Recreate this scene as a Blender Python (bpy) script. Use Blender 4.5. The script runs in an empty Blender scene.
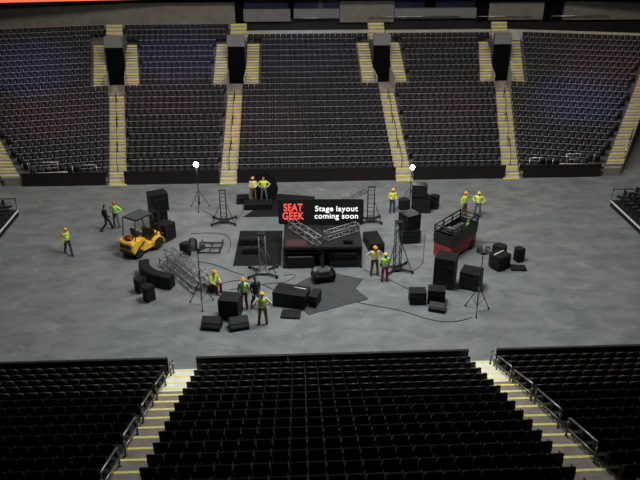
import bpy, bmesh, math, random
import numpy as np
from mathutils import Vector, Matrix

random.seed(7)
C = bpy.context.scene.collection
R = math.radians
PI = math.pi

# ------------------------------------------------------------------ materials
def nt_mat(name):
    m = bpy.data.materials.new(name)
    m.use_nodes = True
    nt = m.node_tree
    return m, nt, nt.nodes['Principled BSDF']

def mat(name, col, rough=.5, metal=0., var=.12, scale=6., spec=.5, bump=0., emit=None, estr=0., alpha=None):
    """A procedural surface: base colour broken up by noise."""
    m, nt, b = nt_mat(name)
    tc = nt.nodes.new('ShaderNodeTexCoord')
    nz = nt.nodes.new('ShaderNodeTexNoise')
    nz.inputs['Scale'].default_value = scale
    nz.inputs['Detail'].default_value = 4
    nt.links.new(tc.outputs['Object'], nz.inputs['Vector'])
    rp = nt.nodes.new('ShaderNodeValToRGB')
    lo = [max(0, c * (1 - var)) for c in col]
    hi = [min(1, c * (1 + var)) for c in col]
    rp.color_ramp.elements[0].position = .3
    rp.color_ramp.elements[1].position = .7
    rp.color_ramp.elements[0].color = (*lo, 1)
    rp.color_ramp.elements[1].color = (*hi, 1)
    nt.links.new(nz.outputs['Fac'], rp.inputs['Fac'])
    nt.links.new(rp.outputs['Color'], b.inputs['Base Color'])
    b.inputs['Roughness'].default_value = rough
    b.inputs['Metallic'].default_value = metal
    b.inputs['Specular IOR Level'].default_value = spec
    if bump:
        bp = nt.nodes.new('ShaderNodeBump')
        bp.inputs['Strength'].default_value = bump
        bp.inputs['Distance'].default_value = .02
        nt.links.new(nz.outputs['Fac'], bp.inputs['Height'])
        nt.links.new(bp.outputs['Normal'], b.inputs['Normal'])
    if emit:
        b.inputs['Emission Color'].default_value = (*emit, 1)
        b.inputs['Emission Strength'].default_value = estr
    if alpha is not None:
        b.inputs['Alpha'].default_value = alpha
    return m

def floor_mat():
    m, nt, b = nt_mat('polished_concrete_floor')
    tc = nt.nodes.new('ShaderNodeTexCoord')
    L = nt.links.new
    mp = nt.nodes.new('ShaderNodeMapping')
    mp.inputs['Scale'].default_value = (.26, .42, .3)
    L(tc.outputs['Object'], mp.inputs['Vector'])
    n1 = nt.nodes.new('ShaderNodeTexNoise'); n1.inputs['Scale'].default_value = 2.6
    n1.inputs['Detail'].default_value = 9; n1.inputs['Roughness'].default_value = .62
    n1.inputs['Distortion'].default_value = .5
    L(mp.outputs['Vector'], n1.inputs['Vector'])
    r1 = nt.nodes.new('ShaderNodeValToRGB')
    e = r1.color_ramp.elements
    e[0].position = .33; e[0].color = (.100, .110, .111, 1)
    e[1].position = .69; e[1].color = (.180, .191, .190, 1)
    L(n1.outputs['Fac'], r1.inputs['Fac'])
    # pale scuffs: patches of streaky paler concrete
    n2 = nt.nodes.new('ShaderNodeTexNoise'); n2.inputs['Scale'].default_value = .6
    n2.inputs['Detail'].default_value = 8; n2.inputs['Roughness'].default_value = .7; n2.inputs['Distortion'].default_value = 1.2
    L(tc.outputs['Object'], n2.inputs['Vector'])
    r2 = nt.nodes.new('ShaderNodeValToRGB')
    r2.color_ramp.elements[0].position = .58; r2.color_ramp.elements[0].color = (0, 0, 0, 1)
    r2.color_ramp.elements[1].position = .74; r2.color_ramp.elements[1].color = (.55, .55, .55, 1)
    L(n2.outputs['Fac'], r2.inputs['Fac'])
    mx = nt.nodes.new('ShaderNodeMix'); mx.data_type = 'RGBA'
    L(r2.outputs['Color'], mx.inputs['Factor'])
    L(r1.outputs['Color'], mx.inputs['A'])
    mx.inputs['B'].default_value = (.30, .31, .305, 1)
    L(mx.outputs['Result'], b.inputs['Base Color'])
    b.inputs['Roughness'].default_value = .6
    b.inputs['Specular IOR Level'].default_value = .3
    return m

M = {
    'floor': floor_mat(),
    'black_plastic': mat('black_seat_plastic', (.007, .0068, .0072), .5, var=.25, scale=3, spec=.3),
    'brown_plastic': mat('brownish_seat_plastic', (.016, .012, .010), .5, var=.25, scale=3, spec=.3),
    'seat_far': mat('dark_seat_plastic', (.0085, .0082, .0115), .6, var=.25, scale=.8, spec=.25),
    'stanchion': mat('seat_stanchion_metal', (.10, .095, .09), .5, .2),
    'arm_lit': mat('lit_armrest_metal', (.36, .34, .31), .45, .2),  # paler armrest copy: light caught by the turned blocks put into the colour
    'arm_dark': mat('dark_armrest_plastic', (.006, .006, .006), .8, spec=.15),
    'seat_top_glint': mat('seat_top_highlight', (.27, .255, .26), .55),
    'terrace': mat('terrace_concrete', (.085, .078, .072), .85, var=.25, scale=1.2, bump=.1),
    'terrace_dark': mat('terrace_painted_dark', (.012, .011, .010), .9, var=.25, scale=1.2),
    'step': mat('step_concrete', (.33, .285, .25), .8, var=.18, scale=2.5, bump=.1),
    'step_brown': mat('step_concrete_brown', (.175, .145, .122), .8, var=.2, scale=2.5, bump=.1),
    'step_white': mat('step_white_metal', (.62, .60, .54), .5, var=.1, scale=3),
    'yellow_paint': mat('yellow_nosing_paint', (.66, .59, .15), .6, var=.15, scale=8),
    'wall': mat('suite_wall_concrete', (.145, .135, .115), .85, var=.14, scale=1.5, bump=.1),
    'wall_grey': mat('suite_fascia_grey', (.13, .13, .135), .7, var=.12, scale=1.),
    'parapet': mat('parapet_grey_paint', (.16, .16, .17), .8, var=.12),
    'curb': mat('pale_curb_concrete', (.36, .35, .32), .8, var=.15, scale=2),
    'block': mat('stair_block_concrete', (.20, .185, .15), .85, var=.18, scale=2, bump=.1),
    'void': mat('void_paint_and_shade', (.004, .004, .0045), 1., var=.2, spec=.0),
    'barrier': mat('black_barrier_board', (.0105, .009, .008), .6, var=.2, scale=1., spec=.3),
    'glass': mat('dark_blue_window_glass', (.05, .06, .125), .12, var=.3, scale=.5),
    'steel': mat('brushed_steel_rail', (.48, .47, .46), .3, .9, scale=12),
    'rail_near': mat('worn_steel_rail', (.17, .165, .16), .35, .6, scale=12),
    'rail_dark': mat('dark_steel_rail', (.05, .05, .05), .4, .7, scale=12),
    'pipe_black': mat('black_powder_coat', (.022, .022, .024), .45, .3, scale=10),
    'truss': mat('grey_truss_aluminium', (.26, .26, .265), .4, .35, scale=10),
    'truss_dark': mat('dark_truss_metal', (.05, .05, .052), .45, .6, scale=10),
    'case': mat('black_case_laminate', (.0065, .0065, .007), .5, var=.2, scale=5, spec=.3),
    'case_edge': mat('case_edge_extrusion', (.03, .03, .031), .45, .5, scale=14),
    'pale_edge': mat('pale_aluminium_edge', (.45, .45, .44), .35, .8, scale=14),
    'cab': mat('speaker_cabinet_paint', (.006, .006, .0065), .65, var=.2, spec=.25, scale=16, bump=.1),
    'grille': mat('speaker_grille', (.008, .008, .009), .7, .2, var=.4, scale=60),
    'rubber': mat('black_rubber', (.012, .012, .012), .8, var=.2),
    'cloth_black': mat('black_stage_drape', (.0095, .0095, .010), .95, spec=.15, var=.3, scale=4, bump=.2),
    'cloth_grey': mat('charcoal_floor_covering', (.040, .043, .045), .9, var=.15, scale=3, bump=.15),
    'deck': mat('black_stage_deck', (.011, .011, .0115), .8, spec=.2, var=.2, scale=3),
    'red_mat': mat('dull_red_mat', (.040, .010, .011), .9, var=.2),
    'fork_yellow': mat('forklift_yellow_paint', (.86, .50, .05), .4, var=.06, scale=2),
    'fork_black': mat('forklift_black_paint', (.016, .016, .017), .45, var=.15),
    'red_lamp': mat('red_plastic_tank', (.22, .02, .03), .35, var=.15),
    'lift_red': mat('lift_red_paint', (.30, .035, .025), .5, var=.15, scale=3),
    'chrome': mat('bright_metal', (.62, .62, .62), .25, .9, scale=12),
    'white': mat('white_painted_metal', (.62, .62, .58), .5, var=.06),
    'clear': mat('clear_guard_glass', (.55, .60, .63), .1, var=.05, alpha=.35),
    'vest': mat('hi_vis_yellow_cloth', (.62, .74, .05), .8, var=.1, scale=20),
    'vest_green': mat('hi_vis_lime_cloth', (.42, .78, .08), .8, var=.1, scale=20),
    'vest_gold': mat('hi_vis_gold_cloth', (.75, .62, .10), .8, var=.1, scale=20),
    'tape': mat('silver_reflective_tape', (.62, .62, .60), .4, .3, scale=20),
    'skin': mat('skin', (.50, .29, .20), .6, var=.08, scale=9),
    'hat_orange': mat('orange_hard_hat', (.85, .33, .02), .3, var=.04),
    'hat_yellow': mat('yellow_hard_hat', (.86, .58, .05), .3, var=.04),
    'hat_red': mat('red_hard_hat', (.55, .05, .04), .3, var=.04),
    'hair_dark': mat('dark_hair', (.03, .018, .012), .7, var=.3, scale=30),
    'hair_red': mat('reddish_hair', (.22, .07, .03), .7, var=.3, scale=30),
    'cl_black': mat('black_cloth', (.015, .015, .018), .85, var=.2, scale=20),
    'cl_grey': mat('grey_cloth', (.12, .12, .13), .85, var=.15, scale=20),
    'cl_brown': mat('brown_cloth', (.17, .085, .035), .85, var=.15, scale=20),
    'cl_tan': mat('olive_brown_cloth', (.19, .13, .05), .85, var=.15, scale=20),
    'cl_blue': mat('blue_denim_cloth', (.05, .065, .15), .85, var=.15, scale=20),
    'cl_navy': mat('navy_cloth', (.025, .03, .05), .85, var=.15, scale=20),
    'cl_maroon': mat('maroon_cloth', (.17, .025, .04), .85, var=.15, scale=20),
    'cl_magenta': mat('magenta_cloth', (.40, .03, .18), .85, var=.1, scale=20),
    'cl_white': mat('pale_shirt_cloth', (.55, .5, .42), .85, var=.08, scale=20),
    'cl_orange': mat('orange_cloth', (.65, .25, .04), .85, var=.1, scale=20),
    'boot': mat('dark_work_boot', (.02, .016, .013), .7),
    'eye': mat('eye_dark', (.02, .015, .012), .2),
    'sign_black': mat('black_sign_face', (.010, .010, .011), .5, var=.15),
    'sign_red': mat('lit_red_lettering', (.8, .1, .08), .5, emit=(.86, .085, .06), estr=.9),
    'sign_white': mat('lit_white_lettering', (.8, .8, .8), .5, emit=(1, 1, 1), estr=.85),
    'led_red': mat('red_led_ribbon', (.5, .1, .06), .5, emit=(1., .155, .075), estr=.95),
    'lamp_lit': mat('lit_flood_lens', (.9, .9, .9), .3, emit=(1, .99, .97), estr=40.),
    'lamp_off': mat('unlit_lamp_lens', (.25, .27, .28), .1),
    'fixture': mat('ceiling_fixture_housing', (.2, .2, .2), .5),
    'ceiling': mat('dark_ceiling_paint', (.02, .02, .022), .9),
}

# ------------------------------------------------------------------ mesh builder
class MB:
    def __init__(s):
        s.v, s.f = [], []
    def add(s, v, f, mtx=None):
        b = len(s.v)
        if mtx is not None:
            v = [mtx @ Vector(p) for p in v]
        s.v += [tuple(p) for p in v]
        s.f += [tuple(b + i for i in q) for q in f]
        return s
    def box(s, c, d, rot=None, taper=None):
        x, y, z = (k / 2 for k in d)
        t = taper or (1, 1)
        v = [Vector((sx * x * (t[0] if sz > 0 else 1), sy * y * (t[1] if sz > 0 else 1), sz * z)) for sz in (-1, 1) for sy in (-1, 1) for sx in (-1, 1)]
        if rot is not None:
            v = [rot @ p for p in v]
        v = [p + Vector(c) for p in v]
        return s.add(v, [(0, 2, 3, 1), (4, 5, 7, 6), (0, 1, 5, 4), (2, 6, 7, 3), (0, 4, 6, 2), (1, 3, 7, 5)])
    def prism(s, poly, z0, z1):
        n = len(poly)
        v = [(p[0], p[1], z0) for p in poly] + [(p[0], p[1], z1) for p in poly]
        return s.add(v, [tuple(range(n - 1, -1, -1)), tuple(range(n, 2 * n))] + [(i, (i + 1) % n, n + (i + 1) % n, n + i) for i in range(n)])
    def extr(s, poly, a, b, axis='y'):
        """poly in the (x,z) plane swept along y, or in the (y,z) plane swept along x."""
        n = len(poly)
        g = (lambda p, t: (p[0], t, p[1])) if axis == 'y' else (lambda p, t: (t, p[0], p[1]))
        v = [g(p, a) for p in poly] + [g(p, b) for p in poly]
        return s.add(v, [tuple(range(n - 1, -1, -1)), tuple(range(n, 2 * n))] + [(i, (i + 1) % n, n + (i + 1) % n, n + i) for i in range(n)])
    def cyl(s, p0, p1, r0, r1=None, n=8):
        p0, p1 = Vector(p0), Vector(p1)
        r1 = r0 if r1 is None else r1
        d = (p1 - p0).normalized()
        a = d.orthogonal().normalized(); b = d.cross(a)
        v = [p + (a * math.cos(2 * PI * i / n) + b * math.sin(2 * PI * i / n)) * r for p, r in ((p0, r0), (p1, r1)) for i in range(n)]
        return s.add(v, [tuple(range(n - 1, -1, -1)), tuple(range(n, 2 * n))] + [(i, (i + 1) % n, n + (i + 1) % n, n + i) for i in range(n)])
    def path(s, pts, r, n=6):
        return s.tube(pts, [(r, r)] * len(pts), n=n)
    def tube(s, pts, rad, lat=None, n=10):
        """rings of ellipses along a polyline; lat: the direction of the first radius."""
        pts = [Vector(p) for p in pts]
        rings = []
        prev = None
        for i, p in enumerate(pts):
            d = ((pts[min(i + 1, len(pts) - 1)] - pts[max(i - 1, 0)])).normalized()
            if lat is not None:
                a = Vector(lat) - d * Vector(lat).dot(d)
            elif prev is not None:
                a = prev - d * prev.dot(d)
            else:
                a = d.orthogonal()
            if a.length < 1e-5:
                a = d.orthogonal()
            a.normalize(); b = d.cross(a); prev = a
            rx, ry = rad[i]
            rings.append([p + a * (rx * math.cos(2 * PI * k / n)) + b * (ry * math.sin(2 * PI * k / n)) for k in range(n)])
        v = [q for r in rings for q in r]
        f = [(i * n + k, i * n + (k + 1) % n, (i + 1) * n + (k + 1) % n, (i + 1) * n + k) for i in range(len(pts) - 1) for k in range(n)]
        f += [tuple(range(n - 1, -1, -1)), tuple(range((len(pts) - 1) * n, len(pts) * n))]
        return s.add(v, f)
    def ball(s, c, r, nu=12, nv=8, z0=-1., z1=1.):
        """ellipsoid, or the slice of it between the heights z0..z1 (in radii)."""
        r = r if hasattr(r, '__len__') else (r, r, r)
        t0, t1 = math.acos(-z0), math.acos(-z1)
        v, f = [], []
        for j in range(nv + 1):
            t = t0 + (t1 - t0) * j / nv
            z, q = -math.cos(t), max(math.sin(t), .02)
            v += [(c[0] + r[0] * q * math.cos(2 * PI * i / nu), c[1] + r[1] * q * math.sin(2 * PI * i / nu), c[2] + r[2] * z) for i in range(nu)]
        f = [(j * nu + i, j * nu + (i + 1) % nu, (j + 1) * nu + (i + 1) % nu, (j + 1) * nu + i) for j in range(nv) for i in range(nu)]
        f += [tuple(range(nu - 1, -1, -1)), tuple(range(nv * nu, nv * nu + nu))]
        return s.add(v, f)
    def mesh(s, name, m, bevel=0., smooth=False):
        me = bpy.data.meshes.new(name)
        me.from_pydata(s.v, [], s.f)
        bm = bmesh.new(); bm.from_mesh(me)
        bmesh.ops.recalc_face_normals(bm, faces=bm.faces)
        if bevel:
            ed = [e for e in bm.edges if len(e.link_faces) == 2 and e.calc_face_angle(0) > .6]
            bmesh.ops.bevel(bm, geom=ed, offset=bevel, segments=2, affect='EDGES', clamp_overlap=True)
        bm.to_mesh(me); bm.free()
        if smooth:
            me.polygons.foreach_set('use_smooth', [True] * len(me.polygons))
        if m is not None:
            me.materials.append(m)
        return me
    def build(s, name, m, parent=None, bevel=0., smooth=False, label=None, loc=None):
        o = bpy.data.objects.new(name, s.mesh(name, m, bevel, smooth))
        C.objects.link(o)
        if parent is not None:
            o.parent = parent
        if label:
            o['label'] = label
        if loc is not None:
            o.location = loc
        return o

def tag(o, label, cat, group=None):
    o['label'] = label; o['category'] = cat
    if group:
        o['group'] = group
    return o

def thing(name, label, cat, loc, rz=0., group=None):
    o = bpy.data.objects.new(name, None)
    o.empty_display_size = .2
    C.objects.link(o)
    o.location = loc
    o.rotation_euler = (0, 0, R(rz))
    return tag(o, label, cat, group)

def struct(name, mb, m, bevel=0., label=None):
    o = mb.build(name, m, None, bevel)
    o['kind'] = 'structure'
    if label:
        o['label'] = label
    return o

def rotx(a): return Matrix.Rotation(R(a), 3, 'X')
def roty(a): return Matrix.Rotation(R(a), 3, 'Y')
def rotz(a): return Matrix.Rotation(R(a), 3, 'Z')

ORD = ['first', 'second', 'third', 'fourth', 'fifth', 'sixth', 'seventh', 'eighth', 'ninth', 'tenth', 'eleventh', 'twelfth', 'thirteenth', 'fourteenth', 'fifteenth',
       'sixteenth', 'seventeenth', 'eighteenth', 'nineteenth', 'twentieth', 'twenty-first', 'twenty-second', 'twenty-third', 'twenty-fourth', 'twenty-fifth', 'twenty-sixth', 'twenty-seventh', 'twenty-eighth', 'twenty-ninth', 'thirtieth']

# ------------------------------------------------------------------ camera
HC, PITCH, YAW = 19.0, 26.3, 2.7
cam = bpy.data.cameras.new('camera')
cam.sensor_width = 36; cam.lens = 36 * 700 / 640; cam.clip_end = 300
co = bpy.data.objects.new('camera', cam); C.objects.link(co)
co.location = (0, 0, HC); co.rotation_euler = (R(90 - PITCH), 0, R(-YAW))
bpy.context.scene.camera = co
_F = Vector((math.sin(R(YAW)) * math.cos(R(PITCH)), math.cos(R(YAW)) * math.cos(R(PITCH)), -math.sin(R(PITCH))))
_Rt = Vector((math.cos(R(YAW)), -math.sin(R(YAW)), 0)); _D = _F.cross(_Rt)
def in_view(p):
    """which seats the photograph shows (used only to pick the individually built ones): depth, or None."""
    v = Vector(p) - Vector((0, 0, HC)); z = v.dot(_F)
    x, y = 320 + 700 * v.dot(_Rt) / z, 240 + 700 * v.dot(_D) / z
    return z if -6 < x < 646 and -4 < y < 484 else None

# ------------------------------------------------------------------ room shell
struct('floor', MB().box((2, 36, -.1), (96, 84, .2)), M['floor'])
struct('ceiling', MB().box((2, 36, 27.1), (96, 84, .2)), M['ceiling'])
struct('wall_back', MB().box((2, 76.1, 13.5), (96, .2, 27)), M['void'])
struct('wall_side', MB().box((-44, 36, 13.5), (.2, 80, 27)), M['void'])
struct('wall_side', MB().box((48, 36, 13.5), (.2, 80, 27)), M['void'])

# ------------------------------------------------------------------ far stand
FZ = [1.02, 1.25, 1.48, 1.72, 1.97, 2.23, 2.49, 2.76, 3.03, 3.31, 3.59, 3.88, 4.18, 4.48, 4.78, 5.09, 5.41, 5.73, 6.05, 6.37, 6.70, 7.04, 7.37, 7.71, 8.05]
ft = lambda i: FZ[i] - .83                       # tread height of row i
fb = lambda i: 49.25 + .8 * i                    # back line of row i
ff = lambda i: fb(i) - .76                       # front edge of its tread
CL = [lambda y: -12.63 - .178 * (y - 49.2), lambda y: -4.44, lambda y: 8.52, lambda y: 16.74 + .19 * (y - 49.2)]   # aisle centre lines
TH_L, TH_R = R(12), R(14)                        # the end blocks turn towards the floor
NB = [24, 24, 22, 22, 22]                        # last row of each block

def clip(poly, Y):
    out = []
    for i, a in enumerate(poly):
        b = poly[(i + 1) % len(poly)]
        if a[1] >= Y: out.append(a)
        if (a[1] >= Y) != (b[1] >= Y):
            t = (Y - a[1]) / (b[1] - a[1])
            out.append((a[0] + t * (b[0] - a[0]), Y))
    return out

def left_end(P):     # row line from pivot P towards -x meets the boundary of the end block
    # boundary: (-19.2,48.5) + s*(-.66,1)
    d = (-math.cos(TH_L), -math.sin(TH_L))
    # P + t d = B + s e
    bx, by, ex, ey = -19.3, 48.2, -.62, 1.
    den = d[0] * ey - d[1] * ex
    t = ((bx - P[0]) * ey - (by - P[1]) * ex) / den
    return t, (P[0] + t * d[0], P[1] + t * d[1])
def right_end(P):
    d = (math.cos(TH_R), -math.sin(TH_R))
    bx, by, ex, ey = 23.5, 48.2, .63, 1.
    den = d[0] * ey - d[1] * ex
    t = ((bx - P[0]) * ey - (by - P[1]) * ex) / den
    return t, (P[0] + t * d[0], P[1] + t * d[1])

HW = .62                                         # half width of an aisle
VOM = range(14, 22)                              # rows cut by the entrance recess
# terraces of the middle blocks, aisles included, as solid steps
for n, (a, b) in enumerate(((0, 1), (1, 2), (2, 3))):
    t = MB()
    for i in range(NB[n + 1] + 1):
        y0, y1 = ff(i), ff(i) + (.8 if i < NB[n + 1] else 2.6)
        ga, gb = (.78, .78) if i in VOM or i == 22 else (0, 0)
        t.prism([(CL[a](y0) + ga, y0), (CL[b](y0) - gb, y0), (CL[b](y1) - gb, y1), (CL[a](y1) + ga, y1)], 0, ft(i))
    struct('terrace_%d' % (n + 2), t, M['terrace'])
tl, tr = MB(), MB()
for i in range(25):
    y0, y1 = ff(i), ff(i) + (.8 if i < 24 else 2.)
    g = .78 if i in VOM or i == 22 else 0
    g0, g = g, (2.0 if g else HW)
    tl.prism([(CL[0](y0) - g, y0), (CL[0](y0) - g0, y0), (CL[0](y1) - g0, y1), (CL[0](y1) - g, y1)], 0, ft(i))
    p0, p1 = (CL[0](y0) - g, y0), (CL[0](y1) - g, y1)
    q = clip([p0, p1, left_end(p1)[1], left_end(p0)[1]], 48.22)
    if len(q) > 2: tl.prism(q, 0, ft(i))
    if i > 22: continue
    y1 = ff(i) + (.8 if i < 22 else 2.6)
    tr.prism([(CL[3](y0) + g0, y0), (CL[3](y0) + g, y0), (CL[3](y1) + g, y1), (CL[3](y1) + g0, y1)], 0, ft(i))
    p0, p1 = (CL[3](y0) + g, y0), (CL[3](y1) + g, y1)
    q = clip([p0, right_end(p0)[1], right_end(p1)[1], p1], 48.22)
    if len(q) > 2: tr.prism(q, 0, ft(i))
struct('terrace_1', tl, M['terrace'])
struct('terrace_5', tr, M['terrace'])
# pale viewing platforms wedged between the barrier and the turned rows
struct('viewing_platform_1', MB().prism([(-18.9, 48.3), (-16.1, 48.3), (-16.1, 48.75), (-18.9, 48.45)], 0, .9), M['curb'])
struct('viewing_platform_2', MB().prism([(20.3, 48.3), (23.3, 48.3), (23.3, 48.42), (20.3, 48.75)], 0, .9), M['curb'])

# entrance recesses (vomitories): floor, black panel painted as the tunnel's darkness, pale parapet above
for k in range(4):
    y13 = ff(14)
    yd = 63.2
    c0, c1 = CL[k](y13), CL[k](yd)
    w = .8
    struct('recess_floor_%d' % (k + 1), MB().prism([(c0 - w, y13), (c0 + w, y13), (c1 + w, yd), (c1 - w, yd)], 0, ft(13)), M['step'])
    struct('tunnel_shade_%d' % (k + 1), MB().box((c1, yd + .1, (ft(13) + 6.92) / 2), (1.5, .16, 6.92 - ft(13))), M['void'])
    struct('trim_%d' % (k + 1), MB().box((c1, yd + .3, 7.38), (1.54, .62, .94)), M['parapet'], .03)
    for s in (-1, 1):
        struct('wall_recess_%d' % (2 * k + (s > 0) + 1), MB().prism([(c0 + s * .76, y13 + .05), (c0 + s * .84, y13 + .05), (c1 + s * .84, yd), (c1 + s * .76, yd)] if s > 0 else [(c0 + s * .84, y13 + .05), (c0 + s * .76, y13 + .05), (c1 + s * .76, yd), (c1 + s * .84, yd)], ft(13), 5.0), M['curb'])
    # fill behind the black panel up to the back walkway
    struct('recess_core_%d' % (k + 1), MB().box((c1 - (.2 if k == 0 else -.2 if k == 3 else 0), 65.1, 3.4), (1.5, 3.4, 6.8)), M['terrace'])

def step_piece(par, name, quad, z0, z1, m):
    return MB().prism(quad, z0, z1).build(name, m, par)

def strip(k, y0, y1, o0, o1):
    return [(CL[k](y0) + o0, y0), (CL[k](y0) + o1, y0), (CL[k](y1) + o1, y1), (CL[k](y1) + o0, y1)]

STAIR_LABEL = ['beyond the yellow forklift, between the two blocks nearest that corner',
               'leading down to the floor beside the lit tripod lamp over the forklift',
               'leading down to the lit tripod lamp behind the speaker pile',
               'beyond the red lift and its two workers']
SL = ['concrete aisle stairs with yellow edges straight beyond the yellow forklift',
      'concrete aisle stairs with yellow edges just past the lone tripod floodlight',
      'concrete aisle stairs with yellow edges ending behind the floodlight above the speaker pile',
      'concrete aisle stairs with yellow edges beyond the two workers behind the red lift']
SIDE = [['flight of yellow-edged steps on the outer side of the entrance beyond the forklift', 'flight of yellow-edged steps on the inner side of the entrance beyond the forklift'],
        ['flight of yellow-edged steps on the outer side of the entrance above the lone floodlight', 'flight of yellow-edged steps on the inner side of the entrance above the lone floodlight'],
        ['flight of yellow-edged steps on the inner side of the entrance above the speaker-pile floodlight', 'flight of yellow-edged steps on the outer side of the entrance above the speaker-pile floodlight'],
        ['flight of yellow-edged steps on the inner side of the entrance above the red lift', 'flight of yellow-edged steps on the outer side of the entrance above the red lift']]
UP = ['short top steps above the dark entrance beyond the forklift', 'short top steps above the dark entrance over the lone floodlight',
      'short top steps above the dark entrance over the speaker-pile floodlight', 'short top steps above the dark entrance over the red lift']
def far_steps(par, k, rows, o0, o1, half=True):
    for i in rows:
        y0 = ff(i)
        z = ft(i)
        zp = ft(i - 1) if i > 0 else 0.
        zm = (z + zp) / 2
        # half step in front of the riser, then the tread itself
        if i > rows[0] or half:
          a = step_piece(par, 'step', strip(k, y0 - .36, y0 - .002, o0, o1), zp + .002, zm + .01, M['step'])
          step_piece(a, 'nosing', strip(k, y0 - .368, y0 - .32, o0, o1), zm - .03, zm + .014, M['step_white'])
        b = step_piece(par, 'step', strip(k, y0, y0 + .42, o0, o1), z + .002, z + .02, M['step'])
        step_piece(b, 'nosing', strip(k, y0 - .012, y0 + .13, o0, o1), z - .10, z + .026, M['yellow_paint'])
for k in range(4):
    t = thing('aisle_stairs', SL[k], 'stairs', (0, 0, 0), group='yellow-edged stairs of the far stand')
    far_steps(t, k, range(0, 14), -HW, HW)
    # bottom step on the floor, in front of the barrier line
    b = step_piece(t, 'step', strip(k, 48.13 - .25, ff(0) - .37, -HW, HW), 0, .07, M['step'])
    step_piece(b, 'nosing', strip(k, 48.13 - .26, 48.13 - .12, -HW, HW), 0, .075, M['yellow_paint'])
    for s in (0, 1):
        t = thing('side_steps', SIDE[k][s], 'stairs', (0, 0, 0), group='steps flanking the entrances')
        o = (-1.95, -.86) if s == 0 else (.86, 1.95)
        far_steps(t, k, range(14, 23), *o, half=False)
    t = thing('top_steps', UP[k], 'stairs', (0, 0, 0), group='top steps above the entrances')
    for j in range(4):
        y0 = 66.9 + .45 * j; z = 7.25 + .26 * j
        a = step_piece(t, 'step', strip(k, y0, y0 + .45, -.75, .75), z - .5, z, M['step'])
        step_piece(a, 'nosing', strip(k, y0 - .01, y0 + .12, -.75, .75), z - .1, z + .01, M['yellow_paint'])
    # thin centre handrail
    hr = thing('aisle_handrail', 'thin dark centre handrail on the stairs ' + ['straight beyond the forklift', 'past the lone tripod floodlight', 'behind the speaker pile floodlight', 'beyond the red lift workers'][k], 'handrail', (0, 0, 0), group='centre handrails of the far stairs')
    prev = None
    for seg in range(3):
        i0, i1 = seg * 4 + 1, seg * 4 + 4
        pts = [(CL[k](ff(i0) + .3), ff(i0) + .3, ft(i0) + .04), (CL[k](ff(i0) + .3), ff(i0) + .3, ft(i0) + .85), (CL[k](ff(i1) + .3), ff(i1) + .3, ft(i1) + .85), (CL[k](ff(i1) + .3), ff(i1) + .3, ft(i1) + .04)]
        MB().path(pts, .03).build('rail', M['rail_dark'], hr, smooth=True)

# end stairs at the outer ends of the turned blocks
def end_stairs(fn, sgn, pivot, label, block_poly, hl):
    t = thing('aisle_stairs', label, 'stairs', (0, 0, 0), group='outer stairs of the far stand')
    rng = range(1, 21)
    for i in rng:
        p0 = (pivot(ff(i)), ff(i)); p1 = (pivot(ff(i) + .8), ff(i) + .8)
        e0, e1 = fn(p0)[1], fn(p1)[1]
        u = Vector((sgn, 0))
        mk = lambda fr, to: [(e0[0] + (e1[0] - e0[0]) * fr, e0[1] + (e1[1] - e0[1]) * fr), (e0[0] + (e1[0] - e0[0]) * to, e0[1] + (e1[1] - e0[1]) * to)]
        def quad(fr, to, w=1.35):
            a, b = mk(fr, to)
            return [a, (a[0] + u.x * w, a[1] + u.y * w), (b[0] + u.x * w, b[1] + u.y * w), b]
        z, zp = ft(i), ft(i - 1)
        q = quad(0, 1)
        if min(p[1] for p in q) < 48.6: continue
        a = step_piece(t, 'step', quad(0, 1), max(0, z - .9), z, M['step'])
        step_piece(a, 'nosing', quad(-.02, .16), z - .1, z + .008, M['yellow_paint'])
        b = step_piece(t, 'step', quad(-.45, -.005), zp + .004, (z + zp) / 2, M['step'])
        step_piece(b, 'nosing', quad(-.46, -.40), (z + zp) / 2 - .04, (z + zp) / 2 + .006, M['step_white'])
    h = thing('stair_handrail', hl, 'handrail', (0, 0, 0))
    pts_t, pts_m = [], []
    for i in (3, 6):
        p0 = (pivot(ff(i) + .3), ff(i) + .3); e0 = fn(p0)[1]
        u = Vector((sgn, 0))
        q = Vector(e0) + u * 1.28
        MB().cyl((q.x, q.y, ft(i) + .014), (q.x, q.y, ft(i) + .95), .035).build('post', M['steel'], h, smooth=True)
        pts_t.append((q.x, q.y, ft(i) + .95)); pts_m.append((q.x, q.y, ft(i) + .5))
    for nm, pt in (('top_rail', pts_t), ('middle_rail', pts_m)):
        MB().cyl(pt[0], pt[1], .03).build(nm, M['steel'], h, smooth=True)
end_stairs(left_end, -1, CL[0], 'concrete stairs with yellow edges at the outer end of the forklift-side stand', None, 'pale steel handrail on the outer stairs past the forklift side of the stand')
end_stairs(right_end, 1, CL[3], 'concrete stairs with yellow edges at the outer end of the stand behind the red lift', None, 'pale steel handrail on the outer stairs past the red-lift side of the stand')
struct('stair_block_1', MB().prism([(-20.6, 48.25), (-19.32, 48.25), (-19.62, 48.75), (-20.9, 48.75)], 0, .62), M['block'])
struct('stair_block_2', MB().prism([(23.55, 48.25), (24.85, 48.25), (25.15, 48.75), (23.85, 48.75)], 0, .62), M['block'])

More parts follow.
